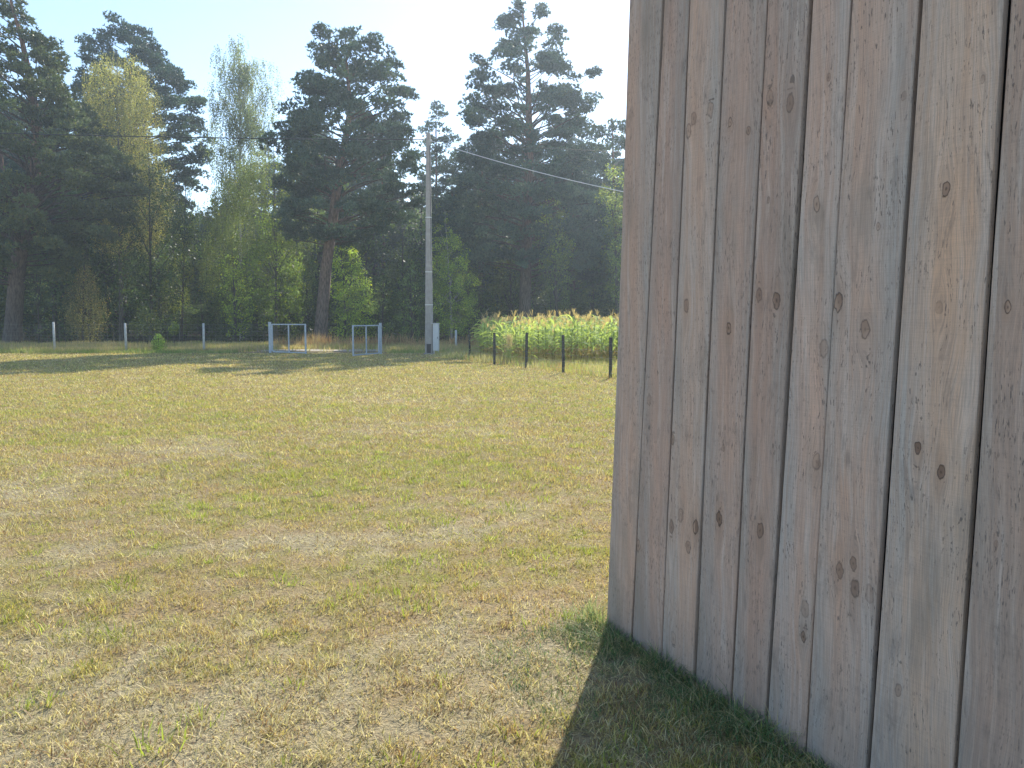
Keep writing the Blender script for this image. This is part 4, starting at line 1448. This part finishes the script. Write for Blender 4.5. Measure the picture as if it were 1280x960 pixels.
hero_broad("mound_bush", "small round bright green bush just behind the pale post fence", "bush", [(198, 441), (198, 430), (198, 421)],
           [(418, 194, 202), (426, 188, 207), (436, 188, 209), (441, 191, 207)],
           39.9, 217, BG_, r0=.02, col=(.2, .3, .08), dens=14, leaf=(.035, .06), clumpr=(.12, .2), nlimb=6)

# dark understorey trees that close the wood behind the front row
UG = "dark understorey trees behind the front row"
r_ = random.Random(77)
G_UNDER = []
for k in range(5):
    R = np.random.default_rng(500 + k)
    hh = 10.0
    prof = [(.6, -1.5, 1.5), (2.0, -2.3, 2.3), (5, -2.6, 2.6), (7.5, -2.0, 2.0), (9.2, -1.0, 1.0), (10, -.2, .2)]
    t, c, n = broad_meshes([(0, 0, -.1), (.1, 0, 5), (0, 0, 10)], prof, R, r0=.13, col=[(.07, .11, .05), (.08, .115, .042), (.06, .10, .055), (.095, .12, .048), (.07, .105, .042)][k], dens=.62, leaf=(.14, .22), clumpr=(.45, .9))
    G_UNDER.append((t, c)); TRIS += n
G_PINE = []
for k in range(4):
    R = np.random.default_rng(600 + k)
    prof = [(7, -1.2, 1.2), (9, -2.6, 2.4), (12, -3.0, 3.2), (15, -2.6, 2.4), (17.5, -1.7, 1.8), (19.3, -.8, .7), (20, -.15, .15)]
    t, c, n = pine_meshes([(0, 0, -.1), (.2 * (k - 1), 0, 10), (.1, 0, 20)], prof, R, r0=.26, dens=.9, col=(.05, .078, .054), whorl=.8)
    G_PINE.append((t, c)); TRIS += n

SKYX = [0, 40, 80, 120, 200, 232, 262, 285, 345, 380, 520, 545, 575, 620, 700, 740, 780, 900, 2000]
SKYY = [45, 70, 110, 90, 105, 225, 250, 215, 165, 130, 165, 215, 200, 140, 130, 170, 185, 250, 260]


def sky_lim(x0, x1):
    xs = np.linspace(x0, x1, 7)
    return float(np.max(np.interp(xs, SKYX, SKYY)))


LIT = [(-15.9, 47.5), (-14.9, 51), (-10.8, 53), (-8.3, 51.5), (-4.0, 50), (2.7, 54), (-22.5, 55), (-17.5, 39.9)]


def sun_cap(X, D, h):
    for (lx, ly) in LIT:
        dx, dy = X - lx, D - ly
        s_ = dx * math.sin(SUN_AZ) + dy * math.cos(SUN_AZ)
        p_ = abs(dx * math.cos(SUN_AZ) - dy * math.sin(SUN_AZ))
        if p_ < 3.0 and s_ > 0:
            h = min(h, 1.6 + s_ * math.tan(SUN_EL))
    return h


placed = []
def fill(kind, X, D, hmax, cr):
    px0 = 640 + (X - cr) / D * F; px1 = 640 + (X + cr) / D * F
    ly = sky_lim(px0, px1)
    h = min(hmax, EYE + (400 - ly) / F * D - .3)
    return h


LBL_U = ["dark leafy tree in the shade behind the front row of the wood", "shadowy broadleaf tree deep under the pines", "dark green bushy tree closing the wood"]
cnt = 0
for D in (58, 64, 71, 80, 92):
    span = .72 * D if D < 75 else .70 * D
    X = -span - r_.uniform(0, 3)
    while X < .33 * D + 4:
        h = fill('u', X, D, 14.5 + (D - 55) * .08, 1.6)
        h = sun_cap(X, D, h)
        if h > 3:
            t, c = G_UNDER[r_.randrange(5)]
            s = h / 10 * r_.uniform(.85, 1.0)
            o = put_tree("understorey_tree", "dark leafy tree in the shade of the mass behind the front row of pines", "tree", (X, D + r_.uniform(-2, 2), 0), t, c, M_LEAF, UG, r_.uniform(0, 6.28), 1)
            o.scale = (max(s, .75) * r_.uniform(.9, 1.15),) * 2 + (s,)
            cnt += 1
        X += r_.uniform(3.0, 4.4) * (1 + (D - 58) * .012)
for D in (72, 82, 96):
    X = -.72 * D - r_.uniform(0, 4)
    while X < .33 * D + 6:
        h = fill('p', X, D, 25, 2.2)
        h = sun_cap(X, D, h)
        if h > 9:
            t, c = G_PINE[r_.randrange(4)]
            s = h / 20
            put_tree("pine_tree", "dark pine standing deep in the wood behind the front pines", "pine tree", (X, D + r_.uniform(-3, 3), 0), t, c, M_NEEDLE, "pines deep in the wood", r_.uniform(0, 6.28), s)
            cnt += 1
        X += r_.uniform(4.5, 7.5)

# the far wood: one mass that nobody could count
def far_wood():
    R = np.random.default_rng(900)
    n = 60000
    X = R.uniform(-110, 70, n); D = R.uniform(108, 122, n)
    lim = np.interp(640 + X / D * F, SKYX, SKYY)
    top = np.minimum(EYE + (400 - lim) / F * D - 1.5, 17)
    top = top * (.75 + .3 * N1(X, D * .2, 5, 2))
    z = R.random(n) ** .9 * top
    D_ = unit(R.normal(size=(n, 3)))
    s = R.uniform(.8, 1.4, n)
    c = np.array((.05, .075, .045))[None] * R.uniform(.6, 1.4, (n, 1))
    V, T, C = leaf_quads(np.stack([X, D, z], -1), D_, s, s * .7, c, R)
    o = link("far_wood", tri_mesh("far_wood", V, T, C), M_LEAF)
    tag(o, "dark far wood seen between the trunks as one mass", "wood", kind="stuff")
    # slim trunks in it
    paths = []
    for i in range(90):
        x = R.uniform(-80, 40); d = R.uniform(100, 107); h = 9
        paths.append((np.array([(x, d, -.1), (x + R.normal(0, .2), d, 4), (x + R.normal(0, .3), d, h)]), np.array([.2, .17, .12]), GREY_BARK, (.16, .1, .07)))
    tv, tt_, tc_ = tubes_np(paths, 6)
    o = link("far_trunks", tri_mesh("far_trunks", tv, tt_, tc_, True), M_BARK)
    tag(o, "slim dark trunks of the far wood", "trunks", kind="stuff")


far_wood()
# undergrowth along the wood's edge
def undergrowth():
    R = np.random.default_rng(901)
    n = 42000
    X = R.uniform(-42, 22, n); D = R.uniform(50, 57, n)
    hmap = np.clip((N2(X, D, 2.4, 2) - .35) * 5.0, 0, 2.6)
    z = R.random(n) * hmap; r2 = R.random(n)
    k = (hmap > .12) & ((X < -13) | (X > -12.0)) & ((X > -21) | (D > 54 + (X + 30) * .3) & (r2 < .5))
    X, D, z = X[k], D[k], z[k]; n = len(X)
    s = R.uniform(.09, .17, n)
    c = np.array((.065, .095, .035))[None] * R.uniform(.6, 1.5, (n, 1))
    V, T, C = leaf_quads(np.stack([X, D, z], -1), unit(R.normal(size=(n, 3))), s, s * .7, c, R)
    tag(link("undergrowth", tri_mesh("undergrowth", V, T, C), M_LEAF), "dark low undergrowth along the edge of the wood", "undergrowth", kind="stuff")


undergrowth()
print("TREE TRIS", TRIS, "fill trees", cnt)
print("ALL TRIS (unique)", sum(len(m.polygons) for m in bpy.data.meshes))

# ------------------------------------------------------------------ haze volume, added to lift the dark trees like glare
HAZE = 0.00105
if HAZE > 0:
    mb = MB(); mb.box((0, 322, 13.6), (920, 776, 31.2))
    m = bpy.data.materials.new("haze"); m.use_nodes = True
    t = m.node_tree
    for n in list(t.nodes):
        if n.type != 'OUTPUT_MATERIAL': t.nodes.remove(n)
    pv = t.nodes.new("ShaderNodeVolumePrincipled")
    pv.inputs["Density"].default_value = HAZE
    pv.inputs["Color"].default_value = (.72, .86, 1, 1)
    pv.inputs["Anisotropy"].default_value = .55
    t.links.new(pv.outputs[0], [n for n in t.nodes if n.type == 'OUTPUT_MATERIAL'][0].inputs["Volume"])
    tag(link("haze", mb.mesh("haze"), m), "faint haze added over the whole field to lift the dark trees", "haze", kind="stuff")
